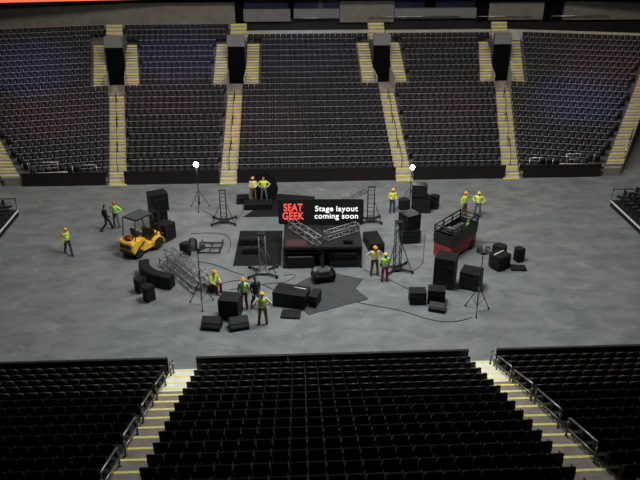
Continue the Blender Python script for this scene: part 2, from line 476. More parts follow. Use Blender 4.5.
# barriers along the far floor edge
BL = [(-19.25, -13.3, 'low black barrier board at the floor edge behind the walking man in orange helmet'),
      (-11.95, -5.08, 'low black barrier board between the forklift stairs and the lone floodlight stairs'),
      (-3.8, 7.86, 'longest low black barrier board of the far stand, behind the stage'),
      (9.18, 16.06, 'low black barrier board behind the two workers at the red lift'),
      (17.4, 23.25, 'low black barrier board at the floor edge farthest past the red lift')]
def barrier(x0, x1, y, h, label, group, n):
    t = thing('floor_barrier', label, 'barrier', ((x0 + x1) / 2, y, 0), group=group)
    w = (x1 - x0) / n
    for j in range(n):
        MB().box((-(x1 - x0) / 2 + w * (j + .5), 0, (h - .05) / 2), (w - .008, .1, h - .05)).build('board', M['barrier'], t, .008)
    MB().box((0, 0, h - .024), (x1 - x0, .15, .05)).build('top_cap', M['barrier'], t, .01)
for x0, x1, l in BL:
    barrier(x0, x1, 48.15, 1.0, l, 'barriers of the far stand', max(3, round((x1 - x0) / 1.95)))

# guard rails in front of the viewing platforms
def guard(x0, x1, y, z0, z1, label):
    t = thing('guard_rail', label, 'railing', ((x0 + x1) / 2, y, z0), group='guard rails on the far stand')
    w = (x1 - x0) / 2; h = z1 - z0
    for x in (-w, w):
        MB().cyl((x, 0, 0), (x, 0, h), .03).build('post', M['steel'], t, smooth=True)
    MB().cyl((-w, 0, h), (w, 0, h), .032).build('top_rail', M['steel'], t, smooth=True)
    MB().cyl((-w, 0, h * .5), (w, 0, h * .5), .015).build('middle_rail', M['steel'], t, smooth=True)
guard(-18.7, -16.6, 48.36, .9, 1.75, 'steel guard rail on the pale platform beside the outer forklift-side stairs')
guard(-15.6, -13.9, 48.34, 0.2, 1.5, 'steel guard rail at the front seats beside the forklift stairs')
guard(17.85, 19.6, 48.34, 0.2, 1.5, 'steel guard rail at the front seats beside the red-lift stairs')
guard(20.6, 22.7, 48.36, .9, 1.75, 'steel guard rail on the pale platform beside the outer red-lift-side stairs')

# ------------------------------------------------------------------ suites behind the far stand
struct('wall_suite_1', MB().box((-18.2, 69.5, 8.5), (26.8, .6, 2.75)), M['wall'])
struct('wall_suite_2', MB().box((7.75, 69.5, 8.95), (5.2, .6, 1.95)), M['wall'])
struct('wall_suite_3', MB().box((22.2, 69.5, 8.9), (5.3, .6, 1.6)), M['wall'])
struct('wall_suite_4', MB().box((32.2, 69.5, 8.9), (10.6, .6, 1.7)), M['wall'])
struct('wall_suite_base', MB().box((2, 69.7, 4.1), (70, .3, 8.2)), M['barrier'])
struct('wall_suite_top', MB().box((2, 70.6, 11.2), (70, .3, 2.4)), M['void'])
struct('curb_1', MB().box((2.03, 67.55, 3.77), (11.6, .35, 7.54)), M['curb'])
struct('curb_2', MB().prism([(9.35, 67.38), (19.4, 67.38), (19.4, 67.73), (9.35, 67.73)], 0, 7.5), M['curb'])
struct('curb_3', MB().prism([(21.0, 67.38), (35.5, 63.9), (35.5, 64.25), (21.0, 67.73)], 0, 7.5), M['curb'])
struct('back_walkway', MB().box((14.5, 68.6, 3.2), (37, 1.6, 6.4)), M['void'])
struct('pillar_1', MB().box((25.9, 69.65, 9.0), (1.8, .5, 2.2)), M['void'])
struct('pillar_2', MB().box((18.95, 69.6, 9.2), (1.1, .5, 2.4)), M['void'])
struct('pillar_3', MB().box((-4.35, 69.4, 9.0), (.5, .8, 2.6)), M['void'])
# suite fronts: grey ledges and windows with mullions
for k, (x0, x1, z0, z1) in enumerate(((-4.0, .45, 8.1, 9.22), (.75, 5.1, 8.3, 9.22), (10.4, 18.3, 8.3, 9.22))):
    struct('suite_ledge_%d' % (k + 1), MB().box(((x0 + x1) / 2, 69.35, (z0 + z1) / 2), (x1 - x0, .5, z1 - z0)), M['wall_grey'], .02)
for k, (x0, x1) in enumerate(((-4.0, .3), (.85, 3.1), (3.6, 5.1), (10.4, 13.4), (14.4, 18.3))):
    struct('window_%d' % (k + 1), MB().box(((x0 + x1) / 2, 70.0, 9.9), (x1 - x0, .08, 1.5)), M['glass'])
for k, (x, w) in enumerate(((.55, .5), (3.35, .45), (13.9, .95))):
    struct('window_mullion_%d' % (k + 1), MB().box((x, 69.9, 9.9), (w, .3, 1.6)), M['wall_grey' if k == 1 else 'void'])
def suite_rail(x0, x1, z, label):
    t = thing('suite_railing', label, 'railing', ((x0 + x1) / 2, 68.95, z), group='suite front railings')
    w = (x1 - x0) / 2
    MB().cyl((-w, 0, .05), (w, 0, .05), .035).build('top_rail', M['steel'], t, smooth=True)
    n = max(2, int(w * 2 / 1.6))
    for j in range(n + 1):
        x = -w + 2 * w * j / n
        MB().cyl((x, 0, -.5), (x, 0, .05), .02).build('post', M['rail_dark'], t, smooth=True)
suite_rail(.6, 5.0, 8.38, 'thin steel railing below the dark windows above the stage')
suite_rail(8.0, 16.6, 8.45, 'thin steel railing beside the concrete panel above the speaker pile')
suite_rail(18.4, 23.6, 8.42, 'thin steel railing under the concrete panel above the red lift stairs')
suite_rail(25.6, 31.2, 8.40, 'thin steel railing under the widest concrete panel past the dark pillar')

# red LED ribbon, curving away above the suites
for (a, b, lab) in (((-34, 65.8), (-11.5, 68.5), 'orange-red glowing display ribbon above the forklift-side suites'), ((24.4, 68.5), (42, 66.0), 'orange-red glowing display ribbon above the red-lift-side suites')):
    a, b = Vector(a), Vector(b)
    t = thing('display_ribbon', lab, 'display', ((a.x + b.x) / 2, (a.y + b.y) / 2, 10.72), math.degrees(math.atan2(b.y - a.y, b.x - a.x)))
    L = (b - a).length
    MB().box((0, 0, 0), (L, .1, .85)).build('screen', M['led_red'], t)
    MB().box((0, .12, 0), (L, .12, .95)).build('housing', M['void'], t)

struct('soffit', MB().prism([(-34, 65.6), (-11.5, 68.3), (24.4, 68.3), (42, 65.8), (42, 70.5), (-34, 70.5)], 10.2, 10.28), M['void'])
# ------------------------------------------------------------------ seats
def seat_parts():
    back = MB()
    prof = [(-.015, .34), (.03, .33), (.075, .60), (.085, .82), (.05, .845), (.02, .83), (.01, .60)]
    back.extr(prof, -.225, .225, 'x')
    trim = MB(); trim.box((0, .04, .846), (.505, .05, .030))  # pale strip painting the overhead light caught along the seat tops
    cush = MB(); cush.box((0, -.10, .50), (.43, .075, .40), rotx(-8))
    arm = MB(); arm.box((-.2415, -.12, .60), (.035, .34, .045)); arm.box((-.2415, -.02, .3), (.033, .10, .56))
    return back, cush, arm, trim
SB, SC, SA, ST = seat_parts()
me_back = SB.mesh('backrest', M['black_plastic'], .012)
me_back_b = SB.mesh('backrest', M['brown_plastic'], .012)
me_cush = SC.mesh('seat_cushion', M['black_plastic'], .012)
me_arm = SA.mesh('armrest', M['arm_dark'], .006)

far_seats, side_seats, near_seats = [], [], []       # (x, y, z, yaw, block, row, number, brown)
PT = .507
def far_row(block, i, x0, x1, from_left):
    n = int((x1 - x0) / PT)
    m_ = (x1 - x0 - n * PT) / 2
    for j in range(n):
        x = x0 + m_ + PT * (j + .5)
        far_seats.append((x, fb(i) - .09, ft(i), 0.))
for i in range(23):
    g = 2.0 if i in VOM else (.9 if i > 20 else HW + .02)
    y = fb(i) - .3
    far_row(3, i, CL[1](y) + g, CL[2](y) - g, True)
    far_row(4, i, CL[2](y) + g, CL[3](y) - g, True)
for i in range(25):
    g = 2.0 if i in VOM else (.9 if i > 20 else HW + .02)
    y = fb(i) - .3
    far_row(2, i, CL[0](y) + g, CL[1](y) - g, False)
    if i in VOM or i == 22: g = 2.14
    P = (CL[0](fb(i)) - g, fb(i) - .09)
    T = left_end(P)[0]
    for j in range(int((T - .06) / PT)):
        d = PT * (j + .5)
        x, yy = P[0] - d * math.cos(TH_L), P[1] - d * math.sin(TH_L)
        if yy - .62 > 48.15 and x > -29:
            side_seats.append((x, yy, ft(i), TH_L))
    if i < 23:
        P = (CL[3](fb(i)) + g, fb(i) - .09)
        T = right_end(P)[0]
        for j in range(int((T - .06) / PT)):
            d = PT * (j + .5)
            x, yy = P[0] + d * math.cos(TH_R), P[1] - d * math.sin(TH_R)
            if yy - .62 > 48.15 and x < 37:
                side_seats.append((x, yy, ft(i), -TH_R))

# near stand
NZ = [1.28, 1.58, 1.89, 2.22, 2.54, 2.87, 3.18, 3.47, 3.74, 4.04, 4.31, 4.60, 4.89, 5.16, 5.45, 5.74]
nz = lambda i: NZ[i] - .83
nb = lambda i: 24.22 - .8 * i
nf = lambda i: nb(i) + .76
NBLK = [(-19., -5.36), (-4.08, 7.60), (8.86, 22.)]
for k, (x0, x1) in enumerate(((-24, -5.36), (-5.36, -4.08), (-4.08, 7.6), (7.6, 8.86), (8.86, 27))):
    t = MB()
    for i in range(16):
        t.prism([(x0, nf(i) - .8), (x1, nf(i) - .8), (x1, nf(i)), (x0, nf(i))], 0, nz(i))
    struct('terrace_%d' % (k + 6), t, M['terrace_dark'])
for k, (x0, x1) in enumerate(NBLK):
    for i in range(15):
        n = 23 if k == 1 else int((x1 - x0) / PT)
        for j in range(n):
            pt = PT + .0009 * i if k == 1 else PT
            x = x1 - pt * (j + .5) if k < 2 else x0 + pt * (j + .5)
            if k == 1: j = n - 1 - j
            near_seats.append((x, nb(i) + .09, nz(i), PI, k, i, j, i < 5))
cand = []
for s in near_seats:
    d = in_view((s[0], s[1], s[2] + .8))
    if d is not None:
        cand.append((d, s))
cand.sort(key=lambda q: q[0])
single = [s for d, s in cand[:300]]
sset = set((s[4], s[5], s[6]) for s in single)
BN = ['block on the forklift side', 'middle block', 'block on the red-lift side']
first = None
for s in sorted(single, key=lambda s: (s[4], s[5], s[6])):
    x, y, z, a, k, i, j, br = s
    lab = ('black seat in the near ' + ['forklift-side', 'middle', 'red-lift-side'][k] + ' block, ' + ORD[i] + ' row from barrier, ' + ORD[j] + ' from ' + ('its' if k != 1 else 'forklift-side') + ' stairs')
    if first is None:
        r = thing('arena_seat', lab, 'seat', (x, y, z), 180, 'seats of the near stand')
        kids = []
        for nm, me in (('backrest', me_back), ('seat_cushion', me_cush), ('armrest', me_arm)):
            o = bpy.data.objects.new(nm, me); C.objects.link(o); o.parent = r; kids.append(o)
        first = r
    else:
        r = first.copy(); C.objects.link(r); r.location = (x, y, z); r['label'] = lab
        for ch in kids:
            c = ch.copy(); C.objects.link(c); c.parent = r
            if br and c.name.startswith('backrest'): c.data = me_back_b

def mass_mesh(name, lists):
    """lists: [(instances, [(mesh, material index)])] -> one mesh."""
    V, Fl, Ls, Mi = [], [], [], []
    base = 0
    for inst, parts in lists:
        if not inst: continue
        for me, mi in parts:
            n = len(me.vertices)
            co = np.empty(n * 3, 'f'); me.vertices.foreach_get('co', co); co = co.reshape(n, 3)
            lv = np.empty(len(me.loops), 'i'); me.loops.foreach_get('vertex_index', lv)
            lt = np.empty(len(me.polygons), 'i'); me.polygons.foreach_get('loop_total', lt)
            I = np.array([q[:4] for q in inst], 'f')
            c, s_ = np.cos(I[:, 3])[:, None], np.sin(I[:, 3])[:, None]
            X = co[None, :, 0] * c - co[None, :, 1] * s_ + I[:, 0:1]
            Y = co[None, :, 0] * s_ + co[None, :, 1] * c + I[:, 1:2]
            Z = co[None, :, 2] + I[:, 2:3]
            V.append(np.stack([X, Y, Z], -1).reshape(-1, 3))
            k = len(inst)
            Ls.append((lv[None, :] + (base + np.arange(k) * n)[:, None]).ravel())
            Fl.append(np.tile(lt, k)); Mi.append(np.full(len(lt) * k, mi, 'i'))
            base += n * k
    V = np.concatenate(V); Ls = np.concatenate(Ls); Fl = np.concatenate(Fl); Mi = np.concatenate(Mi)
    me = bpy.data.meshes.new(name)
    me.vertices.add(len(V)); me.vertices.foreach_set('co', V.ravel())
    me.loops.add(len(Ls)); me.loops.foreach_set('vertex_index', Ls.astype('i'))
    me.polygons.add(len(Fl)); st = np.concatenate([[0], np.cumsum(Fl)[:-1]])
    me.polygons.foreach_set('loop_start', st.astype('i')); me.polygons.foreach_set('loop_total', Fl.astype('i'))
    me.polygons.foreach_set('material_index', Mi)
    me.update(calc_edges=True); me.validate()
    return me
# plainer seats (unbevelled) for the mass
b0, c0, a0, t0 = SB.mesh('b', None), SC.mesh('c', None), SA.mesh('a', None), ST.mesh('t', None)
near_rest = [s for s in near_seats if (s[4], s[5], s[6]) not in sset]
me = mass_mesh('arena_seat_mass', [
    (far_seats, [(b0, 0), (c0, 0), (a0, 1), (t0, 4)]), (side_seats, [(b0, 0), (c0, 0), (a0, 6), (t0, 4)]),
    ([s for s in near_rest if not s[7]], [(b0, 2), (c0, 2), (a0, 5)]),
    ([s for s in near_rest if s[7]], [(b0, 3), (c0, 2), (a0, 5)])])
for m in (M['seat_far'], M['stanchion'], M['black_plastic'], M['brown_plastic'], M['seat_top_glint'], M['arm_dark'], M['arm_lit']): me.materials.append(m)
o = bpy.data.objects.new('arena_seats', me); C.objects.link(o)
tag(o, 'rows of dark folding seats filling the far stand and the front rows', 'seats'); o['kind'] = 'stuff'
for q in (b0, c0, a0, t0): bpy.data.meshes.remove(q)

# near barriers, stairs, handrails
for x0, x1, l, n in ((-24, -5.42, 'black barrier board before the seat block on the forklift side', 8), (-4.2, 7.75, 'black barrier board before the middle block of near seats', 6), (9.0, 27, 'black barrier board before the seat block on the red-lift side', 8)):
    barrier(x0, x1, 25.18, 1.0, l, 'barriers of the near stand', n)
for (x0, x1, lab) in ((-5.33, -4.2, 'brown concrete aisle stairs with yellow edges, middle block to forklift-side block'), (7.68, 8.82, 'brown concrete aisle stairs with yellow edges, middle block to red-lift-side block')):
    t = thing('aisle_stairs', lab, 'stairs', (0, 0, 0), group='stairs of the near stand')
    for i in range(15):
        m = M['step_white'] if i < 4 else M['step_brown']
        z = nz(i)
        zp = nz(i - 1) if i else 0.
        q = [(x0, nf(i) - .795), (x1, nf(i) - .795), (x1, nf(i)), (x0, nf(i))]
        a = step_piece(t, 'step', q, z + .002, z + .02, m)
        step_piece(a, 'nosing', [(x0, nf(i) - .085), (x1, nf(i) - .085), (x1, nf(i) + .01), (x0, nf(i) + .01)], z - .04, z + .024, M['yellow_paint'])
        q = [(x0, nf(i) + .012), (x1, nf(i) + .012), (x1, nf(i) + .38), (x0, nf(i) + .38)]
        step_piece(t, 'step', q, zp + .022, (z + zp) / 2 + .02, m)
def near_rail(x, i0, i1, label):
    t = thing('stair_handrail', label, 'handrail', (0, 0, 0), group='stair handrails of the near stand')
    Y = lambda i: nb(0) + .35 - .8 * i
    Z = lambda i: nz(0) + .31 * i if i < 5 else nz(5) + .293 * (i - 5)
    def T(i):
        q = (nf(0) - Y(i)) / .8; r = min(14, max(0, math.floor(q + .09)))
        return (nz(r) + nz(r + 1)) / 2 + .032 if (q - r) * .8 > .36 else nz(r) + .032
    y0, y1 = Y(i0), Y(i1)
    h = .85
    MB().path([(x, y0, T(i0)), (x, y0, Z(i0) + h - .06), (x, y0 - .05, Z(i0) + h), (x, y1 + .05, Z(i1) + h), (x, y1, Z(i1) + h - .06), (x, y1, T(i1))], .034, 8).build('top_rail', M['rail_near'], t, smooth=True)
    MB().cyl((x, y0, Z(i0) + .42), (x, y1, Z(i1) + .42), .026).build('middle_rail', M['rail_near'], t, smooth=True)
    for y, i in ((y0, i0), (y1, i1)):
        MB().cyl((x, y, T(i)), (x, y, T(i) + .03), .055).build('base_plate', M['rail_near'], t)
        MB().cyl((x, y, Z(i) + .60), (x, y, Z(i) + .80), .037).build('sleeve', M['chrome'], t, smooth=True)
names = ['first', 'second', 'third', 'fourth', 'fifth']
for n, (a, b) in enumerate(((-.3, .4), (2.0, 4.1), (5.0, 7.0), (8.1, 10.1), (11.0, 13.1))):
    near_rail(-5.15, a, b, 'dark steel handrail on the forklift-side near stairs, ' + names[n] + ' counting up from the floor')
for n, (a, b) in enumerate(((-.3, .4), (.8, 2.9), (3.3, 5.7), (6.2, 8.8), (9.6, 12.0))):
    near_rail(8.66, a, b, 'dark steel handrail on the red-lift-side near stairs, ' + names[n] + ' counting up from the floor')

# ------------------------------------------------------------------ small seating risers at the sides of the floor
def riser(x_edge, y0, y1, sgn, label, seat_rows, where):
    t = thing('seating_riser', label, 'riser', (x_edge, (y0 + y1) / 2, 0))
    L = y1 - y0
    for k in range(4):
        MB().box((sgn * (.4 + .8 * k), 0, (.4 + .22 * k) / 2), (.8, L, .4 + .22 * k)).build('platform', M['deck'], t)
    MB().box((sgn * -.012, 0, .36), (.05, L, .12)).build('edge_trim', M['white'], t, .01, label='white front edge')
    MB().box((sgn * 1.6, L / 2 + .03, .72), (3.2, .02, .9)).build('guard_panel', M['clear'], t, label='clear glass end panel')
    MB().box((sgn * 1.6, L / 2 + .03, 1.19), (3.2, .05, .05)).build('top_rail', M['steel'], t)
    for k in range(3):
        MB().box((sgn * (.04 + 1.55 * k), L / 2 + .03, .6), (.05, .05, 1.2)).build('post', M['steel'], t)
    for k, ys in enumerate(seat_rows):
        for n, y in enumerate(ys):
            c = thing('riser_chair', 'black chair on the %s, %s row from its edge, %s from glass' % (where, ORD[k], ORD[n]), 'chair',
                      (x_edge + sgn * (.62 + .8 * k), y, .404 + .22 * k), 90 if sgn > 0 else -90, 'chairs on the side risers')
            c.rotation_euler = (0, 0, R(-90 if sgn > 0 else 90))
            MB().extr([(-.02, .36), (.03, .35), (.10, .60), (.11, .84), (.07, .85), (.05, .6)], -.21, .21, 'x').build('backrest', M['black_plastic'], c, .01)
            MB().box((0, -.22, .40), (.42, .42, .06)).build('seat_cushion', M['black_plastic'], c, .015)
            for s in (-1, 1):
                MB().path([(s * .19, -.38, 0), (s * .19, -.36, .37), (s * .19, .0, .37), (s * .19, .06, 0)], .016).build('leg', M['stanchion'], c)
                MB().box((s * .235, -.2, .58), (.04, .36, .035)).build('armrest', M['stanchion'], c, .008)
riser(-17.85, 38.6, 43.0, -1, 'black seating riser with white edge at the forklift end of the floor', [[42.6, 42.0, 41.4, 40.8, 40.2, 39.6], [42.6, 42.0, 41.4, 40.8]], 'forklift-end riser')
riser(21.75, 37.6, 42.75, 1, 'black seating riser with white edge at the red-lift end of the floor', [[42.35, 41.75, 41.15, 40.55, 39.95, 39.35, 38.75], [42.35, 41.75, 41.15, 40.55, 39.95], [42.35, 41.75]], 'red-lift-end riser')

#PART2
# ------------------------------------------------------------------ equipment builders
def flight_case(label, x, y, rz, w, d, h, z=0., name='flight_case', casters=True, m='case', lid=.7, group=None):
    t = thing(name, label, 'case', (x, y, z), rz, group)
    b = .12 if casters else .0
    hb = (h - b)
    MB().box((0, 0, b + hb * lid / 2), (w, d, hb * lid - .006)).build('body', M[m], t, .012)
    MB().box((0, 0, b + hb * (lid + 1) / 2), (w, d, hb * (1 - lid))).build('lid', M[m], t, .012)
    e = MB()
    for sx in (-1, 1):
        for sy in (-1, 1):
            e.box((sx * w / 2, sy * d / 2, b + hb / 2), (.035, .035, hb))
    for z_ in (b + .015, b + hb * lid, b + hb - .013):
        for s in (-1, 1):
            e.box((0, s * d / 2, z_), (w + .03, .03, .03)); e.box((s * w / 2, 0, z_), (.03, d + .03, .03))
    e.build('edging', M['case_edge'], t)
    for s in (-1, 1):
        MB().box((s * w * .27, -d / 2 - .012, b + hb * lid), (.13, .02, .13)).build('latch', M['case_edge'], t, .006)
        hd = MB().box((s * (w / 2 + .012), 0, b + hb * .4), (.02, .2, .14))
        hd.build('handle', M['case_edge'], t, .006)
    if casters:
        for sx in (-1, 1):
            for sy in (-1, 1):
                c = MB().box((sx * (w / 2 - .1), sy * (d / 2 - .1), .095), (.09, .09, .05)).build('caster', M['case_edge'], t)
                MB().cyl((sx * (w / 2 - .1) - .022, sy * (d / 2 - .1), .05), (sx * (w / 2 - .1) + .022, sy * (d / 2 - .1), .05), .05, n=12).build('wheel', M['rubber'], c)
    return t

def speaker(label, x, y, rz, w, d, h, z=0., tilt=None, name='loudspeaker', group=None):
    """cabinet narrowing to the back, grille on the -y face, corner feet, side handles."""
    t = thing(name, label, 'speaker', (x, y, z), rz, group)
    poly = [(-w / 2, -d / 2), (w / 2, -d / 2), (w / 2, d * .1), (w * .33, d / 2), (-w * .33, d / 2), (-w / 2, d * .1)]
    z0 = .03
    bd = MB().prism(poly, z0, h).build('cabinet', M['cab'], t, .02)
    g = MB().box((0, -d / 2 - .012, (h + z0) / 2), (w * .92, .022, (h - z0) * .93)).build('grille', M['grille'], t, .008)
    MB().box((0, -d / 2 - .028, h * .12 + z0), (.12, .01, .05)).build('badge', M['case_edge'], g)
    for s in (-1, 1):
        MB().box((s * (w / 2 + .005), -d * .1, h * .62), (.02, .20, .1)).build('handle', M['case_edge'], t, .008)
    for sx in (-1, 1):
        for sy in (-1, 1):
            MB().cyl((sx * w * .27, sy * d * .38, 0), (sx * w * .27, sy * d * .38, z0 + .001), .03).build('foot', M['rubber'], t)
    return t

def wedge(label, x, y, rz, w=.85, d=.6, h=.5, group=None):
    t = thing('monitor_wedge', label, 'speaker', (x, y, 0), rz, group)
    prof = [(-d / 2, .02), (d / 2, .02), (d / 2, h * .72), (d * .22, h), (-d * .28, h * .42 + .08), (-d / 2, .2)]
    MB().extr(prof, -w / 2, w / 2, 'x').build('cabinet', M['cab'], t, .018)
    a = math.atan2(h - h * .42 - .08, d * .5)
    MB().box((0, -d * .03 - .012, h * .71 + .055), (w * .9, d * .58, .02), Matrix.Rotation(a, 3, 'X')).build('grille', M['grille'], t, .006)
    for s in (-1, 1):
        MB().box((s * (w / 2 + .006), d * .12, h * .45), (.02, .18, .09)).build('handle', M['case_edge'], t, .006)
        MB().box((s * w * .35, 0, .01), (.06, d * .8, .02)).build('foot', M['rubber'], t)
    return t

def truss_parts(par, p0, p1, w=.34, pitch=.38, r=.028, m='truss', up=(0, 0, 1)):
    """a box truss between two points: four chords and one lattice of braces."""
    p0, p1 = Vector(p0), Vector(p1)
    d = (p1 - p0); L = d.length; d.normalize()
    u = Vector(up) - d * d.dot(Vector(up)); u.normalize(); s = d.cross(u)
    cs = [(u * a + s * b) * (w / 2) for a, b in ((1, 1), (1, -1), (-1, -1), (-1, 1))]
    for c in cs:
        MB().cyl(p0 + c, p1 + c, r, n=7).build('chord', M[m], par, smooth=True)
    l = MB()
    n = max(2, int(round(L / pitch)))
    for k in range(4):
        a, b = cs[k], cs[(k + 1) % 4]
        for j in range(n):
            q0, q1 = p0 + d * (L * j / n), p0 + d * (L * (j + 1) / n)
            l.cyl(q0 + (a if j % 2 else b), q1 + (b if j % 2 else a), r * .62, n=5)
        l.cyl(p0 + a, p0 + b, r * .8, n=5); l.cyl(p1 + a, p1 + b, r * .8, n=5)
    l.build('lattice', M[m], par)

def truss_piece(label, x, y, z, p0, p1, w=.34, m='truss', group=None):
    t = thing('box_truss', label, 'truss', (x, y, z), 0, group)
    truss_parts(t, p0, p1, w, m=m)
    return t

def truss_tower(label, x, y, rz, h, w=.36, reach=.85, m='truss_dark', brace=1, lattice=True, group=None):
    t = thing('truss_tower', label, 'truss tower', (x, y, 0), rz, group)
    MB().box((0, 0, .14), (w + .2, w + .2, .06)).build('base_plate', M[m], t, .01)
    for k, (a, b) in enumerate(((1, 1), (-1, 1), (-1, -1), (1, -1))):
        e = Vector((a * reach * .78, b * reach * .62, 0))
        lg = MB().box((e.x / 2, e.y / 2, .12), (e.length, .09, .08), rotz(math.degrees(math.atan2(e.y, e.x)))).build('outrigger', M['pipe_black'], t, .01)
        MB().cyl((e.x, e.y, 0), (e.x, e.y, .18), .07, n=10).build('foot', M['rubber'], lg)
    if lattice:
        truss_parts(t, (0, 0, .17), (0, 0, h), w, pitch=.4, r=.026, m=m, up=(0, 1, 0))
    else:
        for s in (-1, 1):
            MB().cyl((s * w / 2, 0, .17), (s * w / 2, 0, h), .035, n=8).build('upright', M['pipe_black'], t, smooth=True)
        for j in range(7):
            z = .4 + (h - .6) * j / 6
            MB().cyl((-w / 2, 0, z), (w / 2, 0, z), .018, n=6).build('rung', M[m], t, smooth=True)
    for s in ((1, -1) if brace == 2 else (1,)):
        MB().cyl((s * w / 2, 0, h * .62), (s * reach * .72, -reach * .5, .2), .024, n=7).build('brace', M['pipe_black'], t, smooth=True)
    MB().box((0, 0, h + .03), (w + .08, w + .08 if lattice else .1, .06)).build('head_block', M['pipe_black'], t, .01)
    return t

def tripod(label, x, y, rz, h, lit, reach=.6, name='floodlight_stand', head=.3, stems=1):
    t = thing(name, label, 'floodlight', (x, y, 0), rz)
    MB().cyl((0, 0, .25), (0, 0, h * .55), .034, n=10).build('lower_tube', M['pipe_black'], t, smooth=True)
    MB().cyl((0, 0, h * .55), (0, 0, h - .12), .024, n=10).build('upper_tube', M['pipe_black'], t, smooth=True)
    MB().cyl((0, 0, h * .53), (0, 0, h * .57), .05, n=10).build('collar', M['pipe_black'], t, smooth=True)
    for k in range(3):
        a = 2 * PI * k / 3 + .5
        e = Vector((math.cos(a) * reach, math.sin(a) * reach, .03))
        lg = MB().cyl((0, 0, h * .42), e, .022, n=7).build('leg', M['pipe_black'], t, smooth=True)
        MB().cyl((e.x, e.y, 0), (e.x, e.y, .07), .045, n=8).build('foot', M['rubber'], lg)
        MB().cyl((0, 0, .3), e * .55 + Vector((0, 0, h * .19)), .013, n=5).build('strut', M['pipe_black'], t, smooth=True)
    if lit:
        hd = MB().cyl((0, .1, h), (0, -.05, h - .03), .15, .20, n=16).build('lamp_housing', M['pipe_black'], t)
        MB().ball((0, -.09, h - .03), (.165, .10, .165), 14, 8).build('lens', M['lamp_lit'], hd, smooth=True, label='shining white lamp')
        MB().path([(-.18, .03, h), (-.18, .03, h - .16), (.18, .03, h - .16), (.18, .03, h)], .014).build('yoke', M['pipe_black'], t)
    else:
        MB().path([(-head * .7, 0, h + .02), (-head * .7, 0, h - .22), (head * .7, 0, h - .22), (head * .7, 0, h + .02)], .02).build('yoke', M['pipe_black'], t)
        MB().box((0, 0, h - .16), (head * 2.6, .06, .06)).build('cross_bar', M['pipe_black'], t, .008)
        for s in (-1, 1):
            hd = MB().cyl((s * head * .95, .14, h + .12), (s * head * .95, -.16, h), .12, .17, n=14).build('lamp_head', M['pipe_black'], t)
            MB().cyl((s * head * .95, -.162, h - .0005), (s * head * .95, -.175, h - .006), .15, n=14).build('lens', M['lamp_off'], hd)
            MB().box((s * head * 1.25, -.22, h + .10), (.015, .2, .26), rotz(20 * s)).build('barn_door', M['pale_edge'] if s > 0 else M['pipe_black'], hd)
    return t

def mat_sheet(name, label, cat, pts, m, th=.012, fold=.02):
    """a thick cloth or board lying on the floor, slightly uneven."""
    c = Vector((sum(p[0] for p in pts) / len(pts), sum(p[1] for p in pts) / len(pts)))
    me = bpy.data.meshes.new(name)
    bm = bmesh.new()
    vs = [bm.verts.new((p[0] - c.x, p[1] - c.y, 0)) for p in pts]
    f = bm.faces.new(vs)
    bmesh.ops.triangulate(bm, faces=[f])
    bmesh.ops.subdivide_edges(bm, edges=bm.edges[:], cuts=5, use_grid_fill=True)
    r = bmesh.ops.extrude_face_region(bm, geom=bm.faces[:])
    for v in [g for g in r['geom'] if isinstance(g, bmesh.types.BMVert)]:
        v.co.z += th + fold * (.5 + .5 * math.sin(v.co.x * 5.1 + 1.3) * math.cos(v.co.y * 4.3)) * .6
    bmesh.ops.recalc_face_normals(bm, faces=bm.faces)
    bm.to_mesh(me); bm.free(); me.materials.append(M[m])
    o = bpy.data.objects.new(name, me); C.objects.link(o); o.location = (c.x, c.y, 0)
    return tag(o, label, cat)

def cable(label, pts, r=.017, z=.018):
    cu = bpy.data.curves.new('cable', 'CURVE'); cu.dimensions = '3D'
    cu.bevel_depth = r; cu.bevel_resolution = 1; cu.resolution_u = 6
    sp = cu.splines.new('NURBS'); sp.points.add(len(pts) - 1)
    for p, q in zip(sp.points, pts): p.co = (q[0], q[1], z, 1)
    sp.use_endpoint_u = True; sp.order_u = 4
    o = bpy.data.objects.new('floor_cable', cu); C.objects.link(o)
    dg = bpy.context.evaluated_depsgraph_get()
    me = bpy.data.meshes.new_from_object(o.evaluated_get(dg))
    bpy.data.objects.remove(o)
    me.materials.clear(); me.materials.append(M['rubber'])
    o = bpy.data.objects.new('floor_cable', me); C.objects.link(o)
    return tag(o, label, 'cable', 'cables on the floor')

